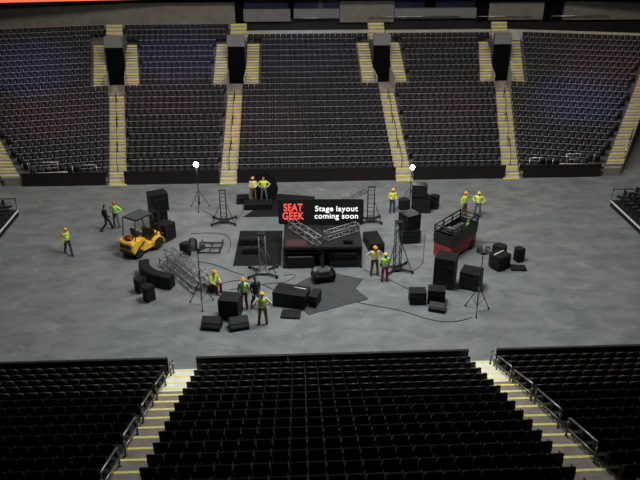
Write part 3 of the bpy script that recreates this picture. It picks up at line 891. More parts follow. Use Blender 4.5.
# ------------------------------------------------------------------ forklift
def forklift():
    t = thing('forklift', 'yellow forklift with black overhead guard carrying a black case', 'forklift', (-8.72, 37.55, 0), 53)
    # local: +x forward, +y to its left; wheelbase 1.7, width 1.25
    Y = M['fork_yellow']; K = M['fork_black']
    cw = MB().extr([(-1.28, .42), (-1.34, .62), (-1.30, 1.02), (-1.05, 1.14), (-.52, 1.12), (-.52, .30), (-1.10, .30)], -.60, .60).build('counterweight', Y, t, .05)
    MB().box((-1.335, 0, .76), (.06, .86, .26)).build('grille', K, cw, .02)
    MB().box((-1.22, 0, .40), (.24, 1.02, .16)).build('bumper', K, cw, .02)
    ch = MB().extr([(-.54, .30), (-.54, 1.10), (-.30, 1.06), (-.05, .66), (.30, .58), (.62, .60), (.66, 1.06), (.86, 1.04), (1.0, .34), (.9, .28)], -.58, .58).build('chassis', Y, t, .03)
    for s in (-1, 1):
        MB().extr([(-.95, .62), (-.40, .92), (-.30, .86), (-.82, .56)], s * .585, s * .605).build('side_vent', K, ch)
        fd = MB()
        for k in range(7):
            a0, a1 = PI * k / 7, PI * (k + 1) / 7
            fd.box((.62 + .44 * math.cos((a0 + a1) / 2), s * .56, .36 + .44 * math.sin((a0 + a1) / 2)), (.05, .30, .22), roty(-math.degrees((a0 + a1) / 2)))
        fd.build('fender', Y, t)
    for x, r in ((-.86, .29), (.62, .36)):
        for s in (-1, 1):
            wl = MB().cyl((x, s * .46, r), (x, s * .66, r), r, n=22).build('wheel', M['rubber'], t, .03)
            MB().cyl((x, s * .655, r), (x, s * .675, r), r * .55, n=16).build('hub', M['case_edge'], wl)
    MB().box((-.35, 0, 1.20), (.50, .50, .12)).build('seat', K, t, .04)
    MB().box((-.62, 0, 1.45), (.12, .46, .46), roty(-10)).build('seat_back', K, t, .04)
    MB().box((-1.0, 0, 1.21), (.34, .62, .12)).build('gas_tank', M['red_lamp'], t, .05, True, label='dark red tank behind the seat')
    MB().box((.45, 0, .95), (.16, .9, .62), roty(14)).build('dashboard', K, t, .03)
    st = MB().cyl((.40, 0, 1.2), (.16, 0, 1.36), .03).build('steering_column', K, t)
    ring = [(.15 + .18 * math.cos(a) * .5, .18 * math.sin(a), 1.37 + .18 * math.cos(a) * .86) for a in [2 * PI * k / 14 for k in range(15)]]
    MB().path(ring, .016).build('steering_wheel', K, st)
    for x0, x1 in ((-.98, -.82), (.72, .44)):
        for s in (-1, 1):
            MB().cyl((x0, s * .52, 1.05), (x1, s * .52, 2.30), .035).build('guard_post', K, t, smooth=True)
    rf = MB().box((-.15, 0, 2.32), (1.36, 1.16, .05)).build('overhead_guard', K, t, .015)
    MB().box((-.15, 0, 2.365), (1.24, 1.04, .035)).build('roof_sheet', M['cloth_grey'], rf, .01)
    for s in (-1, 1):
        MB().box((1.12, s * .30, 1.12), (.12, .10, 2.1)).build('mast_rail', K, t, .01)
        MB().box((1.20, s * .26, 1.30), (.07, .08, 2.2)).build('inner_mast', K, t, .01)
        fk = MB().box((1.86, s * .28, .09), (1.15, .12, .05)); fk.box((1.31, s * .28, .40), (.05, .12, .66)); fk.build('fork', M['pale_edge'] if s < 0 else K, t, .008)
    MB().box((1.12, 0, 2.1), (.14, .72, .08)).build('mast_crossbar', K, t, .01)
    cr = MB()
    for z in (.25, .62): cr.box((1.265, 0, z), (.045, .9, .09))
    cr.build('carriage', K, t)
    return t
forklift()
a = R(53); fx, fy = math.cos(a), math.sin(a)
def on_fork(f, l):        # a point so far ahead of and to the left of the forklift
    return -8.72 + fx * f - fy * l, 37.55 + fy * f + fx * l
x, y = on_fork(1.82, -.02); flight_case('black case riding on the forks of the yellow forklift', x, y, 53, .82, .86, 1.0, .12, casters=False)
flight_case('tall black case under another, just past the forklift mast', -8.2, 40.2, 20, 1.0, .85, 1.45)
flight_case('black case on top of the tall case by the forklift mast', -8.12, 40.2, 24, 1.08, .85, 1.15, 1.456, casters=False)

# ------------------------------------------------------------------ people
def remesh(mb, vox):
    me = mb.mesh('tmp', None)
    o = bpy.data.objects.new('tmp', me); C.objects.link(o)
    m = o.modifiers.new('r', 'REMESH'); m.mode = 'VOXEL'; m.voxel_size = vox
    s_ = o.modifiers.new('s', 'SMOOTH'); s_.factor = .5; s_.iterations = 3
    dg = bpy.context.evaluated_depsgraph_get()
    out = bpy.data.meshes.new_from_object(o.evaluated_get(dg))
    bpy.data.objects.remove(o); bpy.data.meshes.remove(me)
    out.polygons.foreach_set('use_smooth', [True] * len(out.polygons))
    return out
def put(name, me, m, parent=None):
    me.name = name; me.materials.clear(); me.materials.append(M[m])
    o = bpy.data.objects.new(name, me); C.objects.link(o)
    if parent is not None: o.parent = parent
    return o

def person(label, x, y, z, face, pose, hat, top, sleeve, legs, vest=None, hair='hair_dark', boots='boot', scale=1., tilt=0.):
    """face: heading in degrees (0 = +x, 90 = away from the near stand). Local: +y is forward."""
    V = Vector
    hip, kn, an = .94, .51, .09
    J = {}
    sw, tw = .19, .10
    lean = V((0, 0, 0))
    J['pel'] = V((0, 0, hip)); J['wai'] = V((0, .0, 1.08)); J['che'] = V((0, .0, 1.30)); J['nck'] = V((0, .0, 1.48)); J['hed'] = V((0, .02, 1.635))
    for s, k in ((-1, 'L'), (1, 'R')):
        J['hip' + k] = V((s * tw, 0, hip - .05)); J['kne' + k] = V((s * (tw + .02), .03, kn)); J['ank' + k] = V((s * (tw + .045), 0, an))
        J['sho' + k] = V((s * sw, 0, 1.42)); J['elb' + k] = V((s * .27, -.03, 1.14)); J['wri' + k] = V((s * .28, .07, .90)); J['han' + k] = V((s * .275, .09, .82))
    foot = {'L': V((0, 1, 0)), 'R': V((0, 1, 0))}
    if pose == 'walk':
        J['kneL'] = V((-.10, .22, .53)); J['ankL'] = V((-.10, .34, .10)); J['kneR'] = V((.10, -.04, .50)); J['ankR'] = V((.10, -.36, .15))
        J['pel'].z = J['pel'].z - .03
        J['elbL'] = V((-.26, -.16, 1.16)); J['wriL'] = V((-.25, -.12, .92)); J['hanL'] = V((-.245, -.09, .84))
        J['elbR'] = V((.26, .05, 1.14)); J['wriR'] = V((.24, .24, .98)); J['hanR'] = V((.22, .31, .94))
    if pose == 'hips':
        for s, k in ((-1, 'L'), (1, 'R')):
            J['elb' + k] = V((s * .43, -.10, 1.20)); J['wri' + k] = V((s * .245, .04, 1.04)); J['han' + k] = V((s * .185, .10, 1.0))
            J['ank' + k] = V((s * .19, 0, an)); J['kne' + k] = V((s * .15, .03, kn))
    if pose == 'carry':
        for s, k in ((-1, 'L'), (1, 'R')):
            J['elb' + k] = V((s * .27, .03, 1.15)); J['wri' + k] = V((s * .15, .24, 1.10)); J['han' + k] = V((s * .10, .31, 1.10))
    if pose == 'onehip':
        J['elbL'] = V((-.43, -.08, 1.20)); J['wriL'] = V((-.245, .04, 1.04)); J['hanL'] = V((-.185, .10, 1.0))
    if pose == 'sit':
        dz = -.46
        for k in ('pel', 'wai', 'che', 'nck', 'hed'): J[k].z += dz
        J['che'].y += .04; J['nck'].y += .08; J['hed'].y += .12
        for s, k in ((-1, 'L'), (1, 'R')):
            J['sho' + k].z += dz; J['sho' + k].y += .07
            J['hip' + k] = V((s * .10, .02, hip + dz - .02)); J['kne' + k] = V((s * .14, .43, .50)); J['ank' + k] = V((s * .14, .40, an))
            J['elb' + k] = V((s * .27, .16, .72)); J['wri' + k] = V((s * .17, .36, .62)); J['han' + k] = V((s * .13, .42, .58))
    lat = (1, 0, 0)
    b = MB()
    b.tube([J['pel'] + V((0, 0, -.08)), J['pel'], J['wai'], J['che'], J['che'] + V((0, 0, .09)), J['nck'] + V((0, 0, -.05))],
           [(.12, .09), (.155, .105), (.135, .09), (.165, .11), (.165, .095), (.07, .06)], lat, 14)
    b.tube([J['nck'] + V((0, -.01, -.08)), J['nck'] + V((0, 0, .09))], [(.058, .058), (.052, .055)], lat, 10)
    h = J['hed']
    b.ball(h, (.075, .095, .118), 16, 12)
    b.tube([h + V((0, .06, -.05)), h + V((0, .075, -.095))], [(.05, .03), (.032, .022)], lat, 8)       # jaw
    b.tube([h + V((0, .088, .02)), h + V((0, .112, -.022))], [(.010, .010), (.017, .014)], lat, 6)     # nose
    b.tube([h + V((-.03, .088, -.056)), h + V((.03, .088, -.056))], [(.008, .008)] * 2, None, 6)        # lips
    for s, k in ((-1, 'L'), (1, 'R')):
        b.tube([h + V((s * .074, -.005, .025)), h + V((s * .082, -.012, -.03))], [(.012, .024), (.010, .016)], lat, 6)   # ear
        b.tube([J['hip' + k] + V((-s * .03, 0, .06)), J['hip' + k], (J['hip' + k] + J['kne' + k]) / 2, J['kne' + k], J['kne' + k] * .65 + J['ank' + k] * .35 + V((0, -.012, 0)), J['ank' + k]],
               [(.08, .08), (.085, .088), (.072, .076), (.052, .056), (.052, .058), (.036, .04)], lat, 10)
        f = foot[k]
        b.tube([J['ank' + k] + V((0, -.05, -.03)), J['ank' + k] + V((0, .05, -.045)), J['ank' + k] + V((0, .17, -.065))], [(.035, .045), (.042, .035), (.036, .02)], lat, 8)
        b.tube([J['che'] + V((s * .10, 0, .09)), J['sho' + k], (J['sho' + k] + J['elb' + k]) / 2, J['elb' + k], (J['elb' + k] + J['wri' + k]) / 2, J['wri' + k]],
               [(.05, .06), (.058, .058), (.046, .048), (.037, .037), (.034, .036), (.024, .028)], None, 10)
        # palm, thumb and four unequal curled fingers
        d = (J['han' + k] - J['wri' + k]).normalized()
        side = V((0, 1, 0)) - d * d.y
        if side.length < .3: side = V((0, 0, 1)) - d * d.z
        side.normalize(); nrm = d.cross(side) * s
        P = J['wri' + k]
        b.tube([P, P + d * .045, P + d * .09], [(.026, .018), (.042, .018), (.04, .014)], side, 8)
        for q, L in ((-.030, .062), (-.010, .074), (.010, .08), (.030, .07)):
            r0 = P + d * .085 + side * q
            b.tube([r0, r0 + d * L * .5 - nrm * .012, r0 + d * L * .82 - nrm * .04], [(.0095, .0095), (.0088, .0088), (.007, .007)], side, 6)
        r0 = P + d * .03 + side * .036
        b.tube([r0, r0 + side * .028 + d * .026, r0 + side * .034 + d * .055 - nrm * .014], [(.013, .013), (.011, .011), (.008, .008)], nrm, 6)
    body = put('person', remesh(b, .0125), 'skin')
    body.location = (x, y, z); body.rotation_euler = (0, 0, R(face - 90)); body.scale = (scale,) * 3
    tag(body, label, 'person')
    for s in (-1, 1):
        MB().ball(h + V((s * .03, .083, .016)), .013, 8, 6).build('eye', M['eye'], body, smooth=True)
    g = MB()
    g.tube([J['pel'] + V((0, 0, -.10)), J['pel'] + V((0, 0, -.02)), J['wai'] + V((0, 0, -.02))], [(.14, .115), (.175, .125), (.155, .112)], lat, 14)
    for s, k in ((-1, 'L'), (1, 'R')):
        g.tube([J['hip' + k] + V((-s * .03, 0, .05)), J['hip' + k], (J['hip' + k] + J['kne' + k]) / 2, J['kne' + k], J['kne' + k] * .6 + J['ank' + k] * .4, J['ank' + k] + V((0, 0, .0))],
               [(.095, .10), (.104, .108), (.09, .094), (.074, .078), (.072, .077), (.066, .07)], lat, 12)
    put('trousers', remesh(g, .018), legs, body)
    for k in 'LR':
        f = MB()
        A = J['ank' + k]
        f.tube([A + V((0, -.005, .06)), A + V((0, -.01, -.02)), A + V((0, -.01, -.088))], [(.056, .062), (.055, .07), (.052, .085)], lat, 10)
        f.tube([A + V((0, -.07, -.055)), A + V((0, .06, -.05)), A + V((0, .19, -.064))], [(.05, .036), (.053, .04), (.042, .026)], lat, 10)
        f.build('boot', M[boots], body, smooth=True)
    g = MB()
    g.tube([J['pel'] + V((0, 0, -.06)), J['pel'] + V((0, 0, .05)), J['wai'], J['che'], J['che'] + V((0, 0, .10)), J['nck'] + V((0, 0, -.02))],
           [(.172, .122), (.172, .122), (.158, .112), (.186, .13), (.184, .115), (.075, .07)], lat, 14)
    for s, k in ((-1, 'L'), (1, 'R')):
        g.tube([J['che'] + V((s * .08, 0, .09)), J['sho' + k], (J['sho' + k] + J['elb' + k]) / 2, J['elb' + k], (J['elb' + k] + J['wri' + k]) / 2, J['wri' + k]],
               [(.065, .075), (.076, .076), (.062, .064), (.052, .052), (.048, .05), (.038, .042)], None, 10)
    put('jacket' if sleeve is None else 'shirt', remesh(g, .018), top, body)
    if vest:
        v = MB().tube([J['pel'] + V((0, 0, .04)), J['wai'], J['che'], J['che'] + V((0, 0, .09)), J['che'] + V((0, 0, .155))],
                      [(.192, .142), (.182, .134), (.208, .15), (.205, .138), (.12, .095)], lat, 18)
        vo = v.build('vest', M[vest], body, .0, True)
        tp = MB()
        for zz, e in ((.30, (.198, .148)), (.62, (.206, .152))):
            c = J['pel'] + (J['che'] - J['pel']) * zz
            tp.tube([c + V((0, 0, -.022)), c + V((0, 0, .022))], [e, e], lat, 18)
        tp.build('reflective_band', M['tape'], vo, smooth=True)
    if hat:
        hh = MB().ball(h + V((0, -.005, .035)), (.105, .128, .115), 16, 6, 0., .995)
        hh.ball(h + V((0, .012, .045)), (.128, .162, .018), 16, 4)
        ht = hh.build('hard_hat', M[hat], body, smooth=True)
        MB().box(h + V((0, 0, .146)), (.03, .16, .022)).build('ridge', M[hat], ht, .008)
        MB().ball(h + V((0, -.035, -.01)), (.078, .078, .085), 12, 8, -.7, .9).build('hair', M[hair], body, smooth=True)
    else:
        hb = MB().ball(h + V((0, -.014, .024)), (.086, .10, .112), 16, 8, -.15, 1.)
        hb.ball(h + V((0, -.045, -.01)), (.080, .070, .095), 14, 8)
        put('hair', remesh(hb, .012), hair, body)
    return body

person('person walking alone in orange hard hat, lime vest and dark trousers', -13.04, 37.24, 0, -55, 'walk', 'hat_orange', 'cl_orange', 1, 'cl_navy', 'vest_green', scale=.97)
person('person dressed all in black facing a colleague beyond the forklift', -11.5, 40.42, 0, 20, 'walk', None, 'cl_black', None, 'cl_black', scale=1.)
person('person in red hard hat and lime jacket, hand on hip, beyond the forklift', -11.0, 40.9, 0, -115, 'hips', 'hat_red', 'vest_green', 1, 'cl_grey', 'vest_green', scale=1.)
person('person in pale shirt and gold vest on the black platform by the cable drum', -2.42, 43.72, .42, -90, 'carry', 'hat_orange', 'cl_white', 1, 'cl_brown', 'vest_gold', scale=.98)
person('person with bare head and yellow vest on the black platform by the cable drum', -1.72, 43.72, .42, -95, 'hips', None, 'vest', 1, 'cl_grey', 'vest', hair='hair_red', scale=.98)
person('person in yellow vest and blue jeans near the lit lamp and speaker pile', 6.78, 42.3, 0, -80, 'carry', 'hat_orange', 'vest_gold', 1, 'cl_blue', 'vest', scale=.98)
person('person in orange hard hat and brown trousers, hand on hip, by the truss tower', 4.62, 33.9, 0, -80, 'hips', 'hat_orange', 'cl_white', 1, 'cl_brown', 'vest_gold', scale=1.02)
person('person in lime vest and magenta trousers seen from behind by truss tower', 5.1, 33.15, 0, 100, 'carry', 'hat_yellow', 'vest_green', 1, 'cl_magenta', 'vest_green', scale=.98)
person('person in yellow vest and brown trousers standing behind the red lift', 11.4, 41.45, 0, -60, 'onehip', 'hat_orange', 'vest', 1, 'cl_brown', 'vest', scale=1.)
person('person in yellow vest and grey trousers, hands on hips, behind red lift', 12.28, 41.4, 0, -120, 'hips', 'hat_yellow', 'vest', 1, 'cl_grey', 'vest', scale=1.)
person('person in yellow vest seated on a low box beside the lattice truss pile', -4.15, 32.5, 0, -40, 'sit', 'hat_orange', 'vest', 1, 'cl_maroon', 'vest', scale=1.02)
person('person in orange hard hat and maroon trousers beside the stacked cases', -2.42, 30.75, 0, -100, 'down', 'hat_orange', 'cl_white', 1, 'cl_maroon', 'vest_green', scale=1.)
person('person striding in black jacket with bare brown-haired head', -1.82, 30.75, 0, -70, 'walk', None, 'cl_black', None, 'cl_navy', scale=1.02)
person('person with hands on hips, yellow vest and olive trousers, back turned', -1.43, 29.2, 0, 95, 'hips', 'hat_yellow', 'cl_white', 1, 'cl_tan', 'vest', scale=1.02)

# ------------------------------------------------------------------ stands, towers, cases on the floor
tripod('lit white floodlight on a black tripod standing alone past the forklift', -6.05, 43.55, 0, 3.2, True, .72)
tripod('lit white floodlight on a tall tripod behind the speaker pile', 8.27, 44.1, 20, 2.55, True, .62)
tripod('unlit black lamp stand rising beside the seated person', -4.62, 31.15, 10, 3.35, False, .68, 'lamp_stand', .26)
tripod('unlit black lamp stand behind the square case near the red lift', 9.38, 29.9, -15, 3.45, False, .68, 'lamp_stand', .2)

truss_tower('thin black ladder tower on splayed feet between floodlight and platform', -4.25, 41.3, 0, 2.2, .36, .95, lattice=False, brace=2)
truss_tower('dark lattice truss tower standing at the edge of the black mat', -1.56, 34.35, 0, 2.45, .34, 1.0, m='truss')
truss_tower('thin black ladder tower with side brace just past the sign', 5.2, 41.0, 0, 2.35, .42, .85, lattice=False, brace=1)
truss_tower('black lattice truss tower beside the two people by the case stack', 5.95, 34.4, 8, 2.95, .34, .95, brace=2)

flight_case('long black case lying beyond the two people near the stage', 4.97, 37.35, 8, .85, 1.7, .62, casters=False)
flight_case('lower black case of the pair beside the lattice truss tower', 7.25, 38.1, 2, 1.15, 1.0, .85)
flight_case('upper tilted black case of the pair beside the lattice truss tower', 7.22, 38.15, 28, .95, .9, .95, .87, casters=False)
speaker('large black speaker at the bottom of the pile under the floodlight', 8.75, 42.6, -8, 1.25, 1.0, 1.05)
speaker('black speaker set on top of the pile under the floodlight', 8.62, 42.6, -14, .98, .8, .85, 1.06)
speaker('small black speaker on the floor at the side of the speaker pile', 7.65, 42.95, 10, .72, .6, .7)
speaker('rounded black speaker leaning behind the large speaker of the pile', 9.7, 42.9, 60, .5, .55, .95)

flight_case('tallest black upright case in front of the red lift', 8.28, 32.6, -24, 1.05, .95, 1.8, casters=True)
flight_case('square black case between the tallest case and the lamp stand', 9.65, 32.35, -27, 1.05, .92, 1.02)
flight_case('small black case, farther of two before the tallest case', 6.5, 30.9, -3, .82, .6, .72, casters=False, group='small cases before the tallest case')
flight_case('small black case beside another, nearer the tallest case', 7.5, 30.95, -12, .86, .62, .78, casters=False, group='small cases before the tallest case')
wedge('low black wedge speaker in front of the small cases', 7.4, 30.1, -20, .85, .62, .36)

speaker('big black speaker lying at an angle past the lamp stand', 11.75, 34.5, 35, 1.0, .9, .85)
speaker('black speaker leaning on the big one past the lamp stand', 12.05, 35.35, -40, .75, .6, .95)
MBt = thing('pale_bar', 'pale metal bar lying across the big speaker past the lamp stand', 'bar', (11.72, 34.5, .856), 38)
MB().cyl((-.45, 0, .04), (.45, 0, .04), .04, n=8).build('tube', M['white'], MBt, smooth=True)
for s in (-1, 1):
    MB().cyl((s * .45, 0, .03), (s * .49, 0, .03), .034, n=8).build('end_cap', M['rubber'], MBt)
speaker('small upright black speaker farthest from the red lift', 13.12, 35.2, 25, .5, .5, .82)
flight_case('flat black case lid lying past the small upright speaker', 12.82, 34.2, -6, .82, .55, .12, casters=False, lid=.5)

flight_case('large black open-ended case beside the charcoal floor covering', -.0, 31.1, -18, 1.7, 1.0, .82, casters=False)
flight_case('black case with pale edge touching the charcoal floor covering', 1.2, 31.0, -20, .4, .85, .66, casters=False)
bt = thing('pale_bar', 'pale metal bar lying on top of the large open-ended case', 'bar', (.45, 31.15, .824), -22)
MB().cyl((-.33, 0, .03), (.33, 0, .03), .03, n=8).build('tube', M['white'], bt, smooth=True)
for s in (-1, 1):
    MB().cyl((s * .33, 0, .03), (s * .36, 0, .03), .029, n=8).build('end_cap', M['rubber'], bt)
flight_case('flat black panel case on the floor before the large open case', -.05, 29.95, -8, .95, .68, .1, casters=False, lid=.5)

flight_case('black upright case behind two wedge speakers in the foreground', -3.05, 30.0, -12, .98, .85, 1.15)
wedge('black wedge speaker of the front pair, nearer the lamp stand', -3.92, 29.0, -10, .95, .66, .58)
wedge('black wedge speaker of the front pair, nearer the person with hands on hips', -2.6, 28.95, 14, .95, .66, .58)

speaker('small black speaker lying between forklift and pipe frames', -6.1, 36.7, -35, .52, .5, .85)
speaker('black speaker on the floor before the curved speaker row, farther one', -8.05, 32.7, 50, .55, .5, .8)
speaker('black speaker on the floor before the curved speaker row, nearer one', -7.45, 31.8, 40, .55, .55, .85)

# curved row of joined subwoofers
t = thing('curved_subwoofer', 'long curved black speaker row lying on the floor near the forklift', 'speaker', (-7.38, 33.88, 0))
arc = [(-1.08, 1.05), (-.98, .45), (-.70, -.10), (-.28, -.56), (.28, -.92), (.92, -1.18)]
for k in range(5):
    a_, b_ = Vector((*arc[k], 0)), Vector((*arc[k + 1], 0))
    d_ = (b_ - a_); n_ = Vector((-d_.y, d_.x, 0)).normalized()
    t0 = (Vector((*arc[k + 1], 0)) - Vector((*arc[max(k - 1, 0)], 0))).normalized(); t1 = (Vector((*arc[min(k + 2, 5)], 0)) - a_).normalized()
    n0, n1 = Vector((-t0.y, t0.x, 0)), Vector((-t1.y, t1.x, 0))
    g_ = d_.normalized() * .004
    cb = MB().prism([(a_ + g_).to_2d(), (b_ - g_).to_2d(), (b_ - g_ + n1 * .55).to_2d(), (a_ + g_ + n0 * .55).to_2d()], .0, .74).build('cabinet', M['cab'], t, .02)
    c_ = (a_ + b_) / 2 - n_ * .012
    MB().box((c_.x, c_.y, .38), (d_.length * .9, .02, .62), rotz(math.degrees(math.atan2(d_.y, d_.x)))).build('grille', M['grille'], cb, .006)

# pile of lattice trusses
for k, (dx, dz, lab) in enumerate(((-.50, .26, 'grey lattice truss of the pile, nearest the curved speaker row'), (.0, .26, 'grey lattice truss lying in the middle of the pile by the seated person'), (.5, .26, 'grey lattice truss of the pile, nearest the lamp stand'), (-.1, .76, 'grey lattice truss lying on top of the pile by the seated person'))):
    truss_piece(lab, -5.72 + dx * .8, 34.3 + dx * .6, 0, (-1.15, 1.6, dz), (1.2, -1.65, dz), .44, group='trusses in the floor pile')
flight_case('low black box under the seated person beside the truss pile', -4.19, 32.53, -40, .40, .34, .335, casters=False)

# pipe frame and lamps lying by the forklift
t = thing('pipe_frame', 'black rectangular pipe frame lying flat between forklift and mat', 'frame', (-4.75, 37.55, 0), -4)
for sx in (-.62, 0, .62): MB().cyl((sx, -.65, .08), (sx, .65, .08), .045, n=8).build('long_tube', M['pipe_black'], t, smooth=True)
for sy in (-.65, -.0, .65): MB().cyl((-.62, sy, .08), (.62, sy, .08), .04, n=8).build('cross_tube', M['pipe_black'], t, smooth=True)
for sx in (-.62, .62):
    for sy in (-.65, .65): MB().cyl((sx, sy, 0), (sx, sy, .3), .04, n=8).build('corner_post', M['pipe_black'], t, smooth=True)
t = thing('stage_lamp', 'black moving stage lamp lying beside the rectangular pipe frame', 'lamp', (-5.8, 37.5, 0), 20)
MB().box((0, 0, .12), (.5, .42, .24)).build('base', M['pipe_black'], t, .03)
for s in (-1, 1): MB().box((s * .21, 0, .44), (.07, .26, .46)).build('yoke_arm', M['pipe_black'], t, .02)
hd = MB().cyl((0, .22, .58), (0, -.24, .42), .17, .2, n=14).build('head', M['pipe_black'], t, .02)
MB().cyl((0, -.243, .418), (0, -.262, .411), .17, n=14).build('lens', M['lamp_off'], hd)

# mats and coverings
mat_sheet('floor_mat', 'black drape sheet under the dark lattice truss tower', 'mat', [(-3.3, 35.3), (-.57, 35.2), (-.47, 39.8), (-3.14, 39.9)], 'cloth_black')
mat_sheet('floor_mat', 'black drape sheet behind the sign and the platform with two people', 'mat', [(-3.08, 42.0), (1.45, 41.95), (1.78, 45.3), (-.8, 45.9), (-2.0, 44.35), (-1.2, 43.15), (-2.9, 43.0)][:2] + [(1.78, 45.25), (-.78, 45.9)], 'cloth_black')
mat_sheet('floor_covering', 'charcoal floor covering spread out in front of the stage', 'mat', [(.81, 29.9), (4.04, 31.3), (3.42, 32.4), (3.95, 33.4), (2.4, 34.2), (1.2, 33.95), (-.3, 32.45)], 'cloth_grey', .015, .05)
t = thing('line_speaker', 'long black line speaker lying on the drape sheet by the truss tower', 'speaker', (-2.3, 38.0, .04), -6)
for k in range(3):
    c = MB().box((-.5 + .52 * k, 0, .19), (.5, .46, .36)).build('cabinet', M['cab'], t, .03)
    MB().box((-.5 + .52 * k, -.236, .19), (.44, .02, .3)).build('grille', M['grille'], c)
t = thing('line_speaker', 'short black line speaker lying nearer the edge of the drape sheet', 'speaker', (-2.3, 36.9, .04), -2)
for k in range(2):
    c = MB().box((-.25 + .52 * k, 0, .17), (.5, .46, .32)).build('cabinet', M['cab'], t, .03)
    MB().box((-.25 + .52 * k, -.236, .17), (.44, .02, .26)).build('grille', M['grille'], c)

# platform with two people and cable drum behind
t = thing('low_platform', 'low black platform carrying two people in yellow vests', 'platform', (-2.1, 43.55, 0), 0)
MB().box((0, 0, .36), (1.9, .95, .1)).build('deck', M['deck'], t, .01)
MB().box((0, -.44, .16), (1.86, .04, .30)).build('skirt', M['cloth_black'], t)
for sx in (-.85, .85):
    for sy in (-.36, .4): MB().cyl((sx, sy, 0), (sx, sy, .31), .04).build('leg', M['pipe_black'], t)
MB().box((0, 0, .415), (1.88, .93, .008)).build('top_sheet', M['cloth_black'], t)
t = thing('cable_drum', 'big black round cable drum standing behind the two people on platform', 'drum', (-1.75, 44.75, 0), 6)
for s in (-1, 1): MB().cyl((0, s * .32, .95), (0, s * .38, .95), .95, n=32).build('flange', M['case'], t, .012)
MB().cyl((0, -.32, .95), (0, .32, .95), .55, n=24).build('core', M['rubber'], t)
MB().cyl((0, -.44, .95), (0, .44, .95), .09, n=14).build('axle', M['truss_dark'], t)
flight_case('black flat case beside the cable drum, at the outer end', -3.2, 44.5, 5, .8, .7, .45, casters=False)
truss_piece('dark lattice truss lying on the floor past the sign', 4.7, 45.1, 0, (-1.05, -.85, .21), (.75, .95, .21), .36)

# centre dolly on the covering
t = thing('equipment_dolly', 'black low dolly with a box on it on the charcoal covering', 'dolly', (1.75, 33.35, .085), 14)
MB().box((0, 0, .3), (1.25, .72, .16)).build('deck', M['case'], t, .02)
MB().box((.02, 0, .49), (.62, .5, .22)).build('box', M['cloth_grey'], t, .03)
for sx in (-1, 1):
    MB().box((sx * .55, 0, .5), (.06, .7, .24)).build('end_rail', M['case_edge'], t, .01)
    for sy in (-1, 1):
        w_ = MB().cyl((sx * .48, sy * .28 - .03, .12), (sx * .48, sy * .28 + .03, .12), .12, n=14).build('wheel', M['rubber'], t)
        MB().box((sx * .48, sy * .28, .225), (.08, .09, .04)).build('fork', M['case_edge'], w_)

# ------------------------------------------------------------------ stage
t = thing('stage_platform', 'open-fronted black stage platform below the lit sign', 'stage', (1.84, 36.45, 0), -1.5)
for s in (-1, 1):
    MB().box((s * 1.115, 0, 1.30), (2.21, 3.3, .10)).build('deck_panel', M['deck'], t, .008)
    MB().box((s * 1.115, -1.66, 1.27), (2.21, .03, .14)).build('edge_trim', M['case_edge'], t, .004)
for x_ in (-2.17, -.0, 2.17):
    for y_ in (-1.58, 0, 1.58):
        l_ = MB().box((x_, y_, .64), (.07, .07, 1.2)).build('leg', M['pipe_black'], t, .006)
        MB().box((x_, y_, .02), (.16, .16, .04)).build('foot', M['pipe_black'], l_)
MB().box((0, 1.62, .66), (4.4, .03, 1.16)).build('back_drape', M['cloth_black'], t)
for x_ in (-2.2, 2.2): MB().box((x_, .0, .66), (.02, 3.1, 1.1)).build('side_drape', M['cloth_black'], t)
for y_ in (-1.58, 1.58):
    MB().box((0, y_, .95), (4.3, .04, .05)).build('cross_tube', M['pipe_black'], t)
flight_case('pale-edged black case under the stage, nearer the truss tower mat', .55, 35.25, 0, 1.5, .85, .68, casters=False)
flight_case('pale-edged black case under the stage, lower one at the far corner', 3.02, 35.25, 0, 1.6, .85, .40, casters=False)
flight_case('thin black case stacked on another under the stage', 2.98, 35.3, 0, 1.6, .75, .34, .417, casters=False)
for (x_, y_, z_, w_, lab) in ((.55, 34.86, .70, 1.5, 'pale bar on the front edge of the case under the stage by the mat'), (2.98, 34.98, .775, 1.6, 'pale bar on the front edge of the stacked cases under the stage')):
    b_ = thing('pale_bar', lab, 'bar', (x_, y_, z_), 0)
    MB().box((0, 0, .02), (w_ - .1, .06, .04)).build('tube', M['pale_edge'], b_, .008)
    for s in (-1, 1): MB().box((s * (w_ / 2 - .04), 0, .02), (.02, .055, .04)).build('end_cap', M['rubber'], b_)
truss_piece('grey lattice truss lying across the stage panel nearer the mat', .85, 36.15, 1.352, (-.8, 1.25, .28), (.72, -1.15, .28), .44)
truss_piece('grey lattice truss lying across the stage panel with the small box', 2.95, 36.1, 1.352, (-.95, -.45, .26), (.95, .75, .26), .42)
flight_case('small black box at the front corner of the stage', 3.25, 35.25, -6, .5, .4, .26, 1.352, casters=False)
o = MB().box((0, 0, .01), (1.15, .85, .02)).build('stage_mat', M['red_mat'], None, .004); o.location = (.32, 35.35, 1.352)
tag(o, 'dull red mat on the front corner of the stage', 'mat')

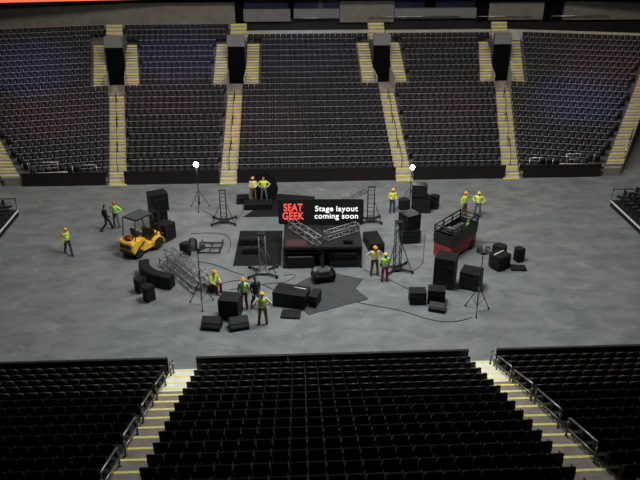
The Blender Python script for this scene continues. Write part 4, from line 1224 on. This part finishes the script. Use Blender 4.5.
# lit sign standing on the back of the stage
t = thing('sign_board', 'black sign with red and white lettering on the stage', 'sign', (1.83, 37.72, 1.352), -YAW)
W, H, rr = 5.03, 1.62, .14
pl = []
for cx, cz, a0 in ((W / 2 - rr, rr, -90), (W / 2 - rr, H - rr, 0), (-W / 2 + rr, H - rr, 90), (-W / 2 + rr, rr, 180)):
    pl += [(cx + rr * math.cos(R(a0 + 15 * k)), cz + rr * math.sin(R(a0 + 15 * k))) for k in range(7)]
Z0 = .03
MB().extr([(p[0], p[1] + Z0) for p in pl], -.03, .03).build('panel', M['sign_black'], t, .01)
for s in (-1, 1):
    MB().box((s * 1.6, 0, .02), (.12, .5, .04)).build('foot', M['pipe_black'], t)
    MB().cyl((s * 1.6, .22, .03), (s * 1.6, .04, 1.1), .02).build('brace', M['pipe_black'], t)
def letters(txt, size, xc, zc, width, m, off):
    cu = bpy.data.curves.new('lettering', 'FONT'); cu.body = txt; cu.size = size; cu.extrude = .006; cu.offset = off; cu.space_character = 1.06
    cu.align_x = 'CENTER'; cu.align_y = 'BOTTOM_BASELINE'
    o = bpy.data.objects.new('lettering', cu); C.objects.link(o)
    dg = bpy.context.evaluated_depsgraph_get()
    me = bpy.data.meshes.new_from_object(o.evaluated_get(dg)); bpy.data.objects.remove(o)
    xs = [v.co.x for v in me.vertices]; w0, w1 = min(xs), max(xs)
    k = width / (w1 - w0)
    for v in me.vertices: v.co.x = (v.co.x - (w0 + w1) / 2) * k
    me.materials.clear(); me.materials.append(M[m])
    o = bpy.data.objects.new('lettering', me); C.objects.link(o); o.parent = t
    o.location = (xc, -.037, zc - size * .34); o.rotation_euler = (PI / 2, 0, 0)
letters('SEAT', .66, -1.63, Z0 + 1.10, 1.12, 'sign_red', .016)
letters('GEEK', .66, -1.63, Z0 + .56, 1.27, 'sign_red', .016)
for w_, x0, x1, z_ in (('Stage', -.34, .73, 1.03), ('layout', .91, 2.18, 1.03), ('coming', -.37, 1.07, .56), ('soon', 1.24, 2.2, .56)):
    letters(w_, .48, (x0 + x1) / 2, Z0 + z_, x1 - x0, 'sign_white', .006)

# ------------------------------------------------------------------ red lift
t = thing('scissor_lift', 'red and black lift with a railed open platform', 'lift', (9.72, 36.62, 0), 46)
# local: +x along its length
MB().box((0, 0, .54), (2.8, 1.2, .80)).build('chassis', M['lift_red'], t, .03)
for sx in (-1, 1):
    for sy in (-1, 1):
        w_ = MB().cyl((sx * .95, sy * .52, .26), (sx * .95, sy * .66, .26), .26, n=20).build('wheel', M['rubber'], t, .02)
        MB().cyl((sx * .95, sy * .661, .26), (sx * .95, sy * .675, .26), .13, n=14).build('hub', M['case_edge'], w_)
MB().box((0, 0, 1.08), (2.86, 1.26, .28)).build('platform_deck', M['fork_black'], t, .01)
for sy in (-1, 1):
    MB().box((0, sy * .61, 1.40), (2.85, .03, .36)).build('side_panel', M['fork_black'], t)
for sx in (-1, 1):
    MB().box((sx * 1.41, 0, 1.40), (.03, 1.25, .36)).build('end_panel', M['fork_black'], t)
for nm, zz, r_ in (('top_rail', 2.02, .045), ('middle_rail', 1.75, .03)):
    for sy in (-1, 1): MB().cyl((-1.4, sy * .6, zz), (1.4, sy * .6, zz), r_, n=8).build(nm, M['pipe_black'], t, smooth=True)
    for sx in (-1, 1): MB().cyl((sx * 1.4, -.6, zz), (sx * 1.4, .6, zz), r_, n=8).build(nm, M['pipe_black'], t, smooth=True)
for sx in (-1.4, -.47, .47, 1.4):
    for sy in (-1, 1): MB().box((sx, sy * .6, 1.62), (.07, .07, .80)).build('guard_post', M['pipe_black'], t, .008)
cb = MB().box((-1.2, -.3, 1.92), (.22, .34, .24)).build('control_box', M['pale_edge'], t, .02)
MB().cyl((-1.2, -.3, 2.04), (-1.2, -.3, 2.14), .02).build('joystick', M['rubber'], cb)
truss_piece('grey lattice truss stored on the platform of the red lift', 9.75, 36.62, 1.225, (-.42, -.42, .18), (.45, .45, .18), .28)
t = thing('hi_vis_vest', 'lime vest lying upright beside the stored truss on the lift', 'vest', (10.55, 37.15, 1.225), 30)
MB().tube([(0, 0, .0), (0, 0, .2), (0, 0, .42), (0, 0, .5)], [(.12, .07), (.13, .08), (.14, .08), (.07, .05)], (1, 0, 0), 12).build('fabric', M['vest_green'], t, smooth=True)
MB().tube([(0, 0, .16), (0, 0, .21)], [(.136, .086), (.138, .088)], (1, 0, 0), 12).build('reflective_band', M['tape'], t, smooth=True)
flight_case('pale-edged small case standing on the near end of the lift platform', 8.98, 35.85, 46, .35, .5, .5, 1.225, casters=False)

# ------------------------------------------------------------------ cables
cable('black cable running from the forklift cases past the pipe frame', [(-6.2, 39.6), (-4.4, 39.9), (-3.6, 39.0), (-3.55, 37.9), (-3.7, 37.0)])
cable('black cable from the truss pile to the truss tower feet', [(-5.3, 35.9), (-4.4, 35.6), (-3.7, 34.9), (-3.0, 34.4), (-2.6, 34.2)])
cable('black cable from the seated person to the truss tower feet', [(-4.0, 33.2), (-3.4, 33.5), (-2.9, 33.7), (-2.2, 33.4), (-1.4, 33.0), (-.9, 32.4)])
cable('black cable sweeping from the charcoal covering towards the small cases', [(3.4, 31.0), (4.4, 30.5), (5.6, 30.2), (6.6, 29.2), (8.0, 28.7), (9.0, 29.3)])
cable('black cable curving before the two people to the small cases', [(4.1, 34.5), (5.4, 33.2), (6.2, 32.5), (6.6, 31.7)])
cable('black cable looping beside the lattice truss tower and the red lift', [(6.9, 34.3), (7.6, 34.8), (7.8, 36.4), (8.2, 38.0), (8.4, 38.9)])
cable('black cable beside the ladder tower running to the platform', [(-3.6, 41.4), (-3.0, 42.5), (-3.3, 43.4), (-2.9, 44.0)])
cable('black cable from the red lift round the big speaker', [(11.6, 37.4), (12.3, 38.0), (12.9, 37.2), (12.5, 36.2)])
cable('black cable from the stage to the seated person', [(-.4, 34.0), (.6, 34.4), (-.2, 33.1), (-1.0, 33.3), (-2.0, 32.9), (-3.3, 32.6)])
cable('black cable from the tripod floodlight to the ladder tower', [(-5.9, 43.2), (-5.2, 42.6), (-5.0, 42.1), (-4.7, 41.9)])

# ------------------------------------------------------------------ light
w = bpy.data.worlds.new('arena_air'); bpy.context.scene.world = w
w.use_nodes = True
w.node_tree.nodes['Background'].inputs['Color'].default_value = (.5, .55, .6, 1)
w.node_tree.nodes['Background'].inputs['Strength'].default_value = .008
def area(name, loc, target, size, power, col, sy=None):
    l = bpy.data.lights.new(name, 'AREA'); l.shape = 'RECTANGLE'
    l.size = size; l.size_y = sy or size; l.energy = power; l.color = col
    o = bpy.data.objects.new(name, l); C.objects.link(o)
    o.location = loc
    o.rotation_euler = (Vector(target) - Vector(loc)).to_track_quat('-Z', 'Y').to_euler()
    return o
def spot(name, loc, target, power, col, ang=30, blend=1., r=.4):
    l = bpy.data.lights.new(name, 'SPOT'); l.energy = power; l.color = col
    l.spot_size = R(ang); l.spot_blend = blend; l.shadow_soft_size = r
    o = bpy.data.objects.new(name, l); C.objects.link(o)
    o.location = loc
    o.rotation_euler = (Vector(target) - Vector(loc)).to_track_quat('-Z', 'Y').to_euler()
    return o
WH = (.97, 1., 1.)
for x, p in ((-12, 350), (3.0, 6000), (18, 350)):
    area('ceiling_panel_light', (x, 32, 21.5), (x, 32.0, 0), 7, p, WH, 7)
for x in (-18, 2, 22):
    area('stand_panel_light', (x, 46, 26), (x, 60, 3), 8, 2600, (1., .92, .80), 5)
for x in (-4.7, 8.2):  # added spots without any visible fixture, brightening the near stairs
    spot('added_aisle_spot', (x, 30, 26), (x, 22.8, 1.5), 5200, (1., .94, .84), 20, 1.)
BLUE, PINK = (.25, .38, 1.), (1., .30, .36)
for tx, ty, tz, p in ((-22, 62, 5.2, 5200), (-9.5, 64, 6, 5200), (24.5, 57, 3.2, 5200), (2, 65, 6, 2600)):
    spot('blue_show_light', (tx * .5, 34, 25), (tx, ty, tz), p * 6, BLUE, 16)
for tx, ty, tz, p in ((-19, 56, 3, 3600), (-10, 58.5, 4, 3600), (-2, 55, 2.5, 3000), (12.5, 56, 3, 3600), (28, 61.5, 5, 3600), (15, 44, 0, 2600)):
    spot('pink_show_light', (tx * .5, 33, 25), (tx, ty, tz), p * (4 if tz else 1.2), PINK, 16)

# ------------------------------------------------------------------ picture
sc = bpy.context.scene
sc.view_settings.view_transform = 'Standard'
sc.view_settings.look = 'None'
sc.view_settings.exposure = 0.0
sc.view_settings.gamma = 1.0
sc.view_settings.use_curve_mapping = False
for nm, p in (('tripod_lamp_light', (-6.05, 43.35, 3.15)), ('pile_lamp_light', (8.3, 43.4, 2.72))):
    l = bpy.data.lights.new(nm, 'POINT'); l.energy = 90; l.shadow_soft_size = .18; l.color = (1, .98, .95)
    o = bpy.data.objects.new(nm, l); C.objects.link(o); o.location = (p[0], p[1] - .3, p[2])
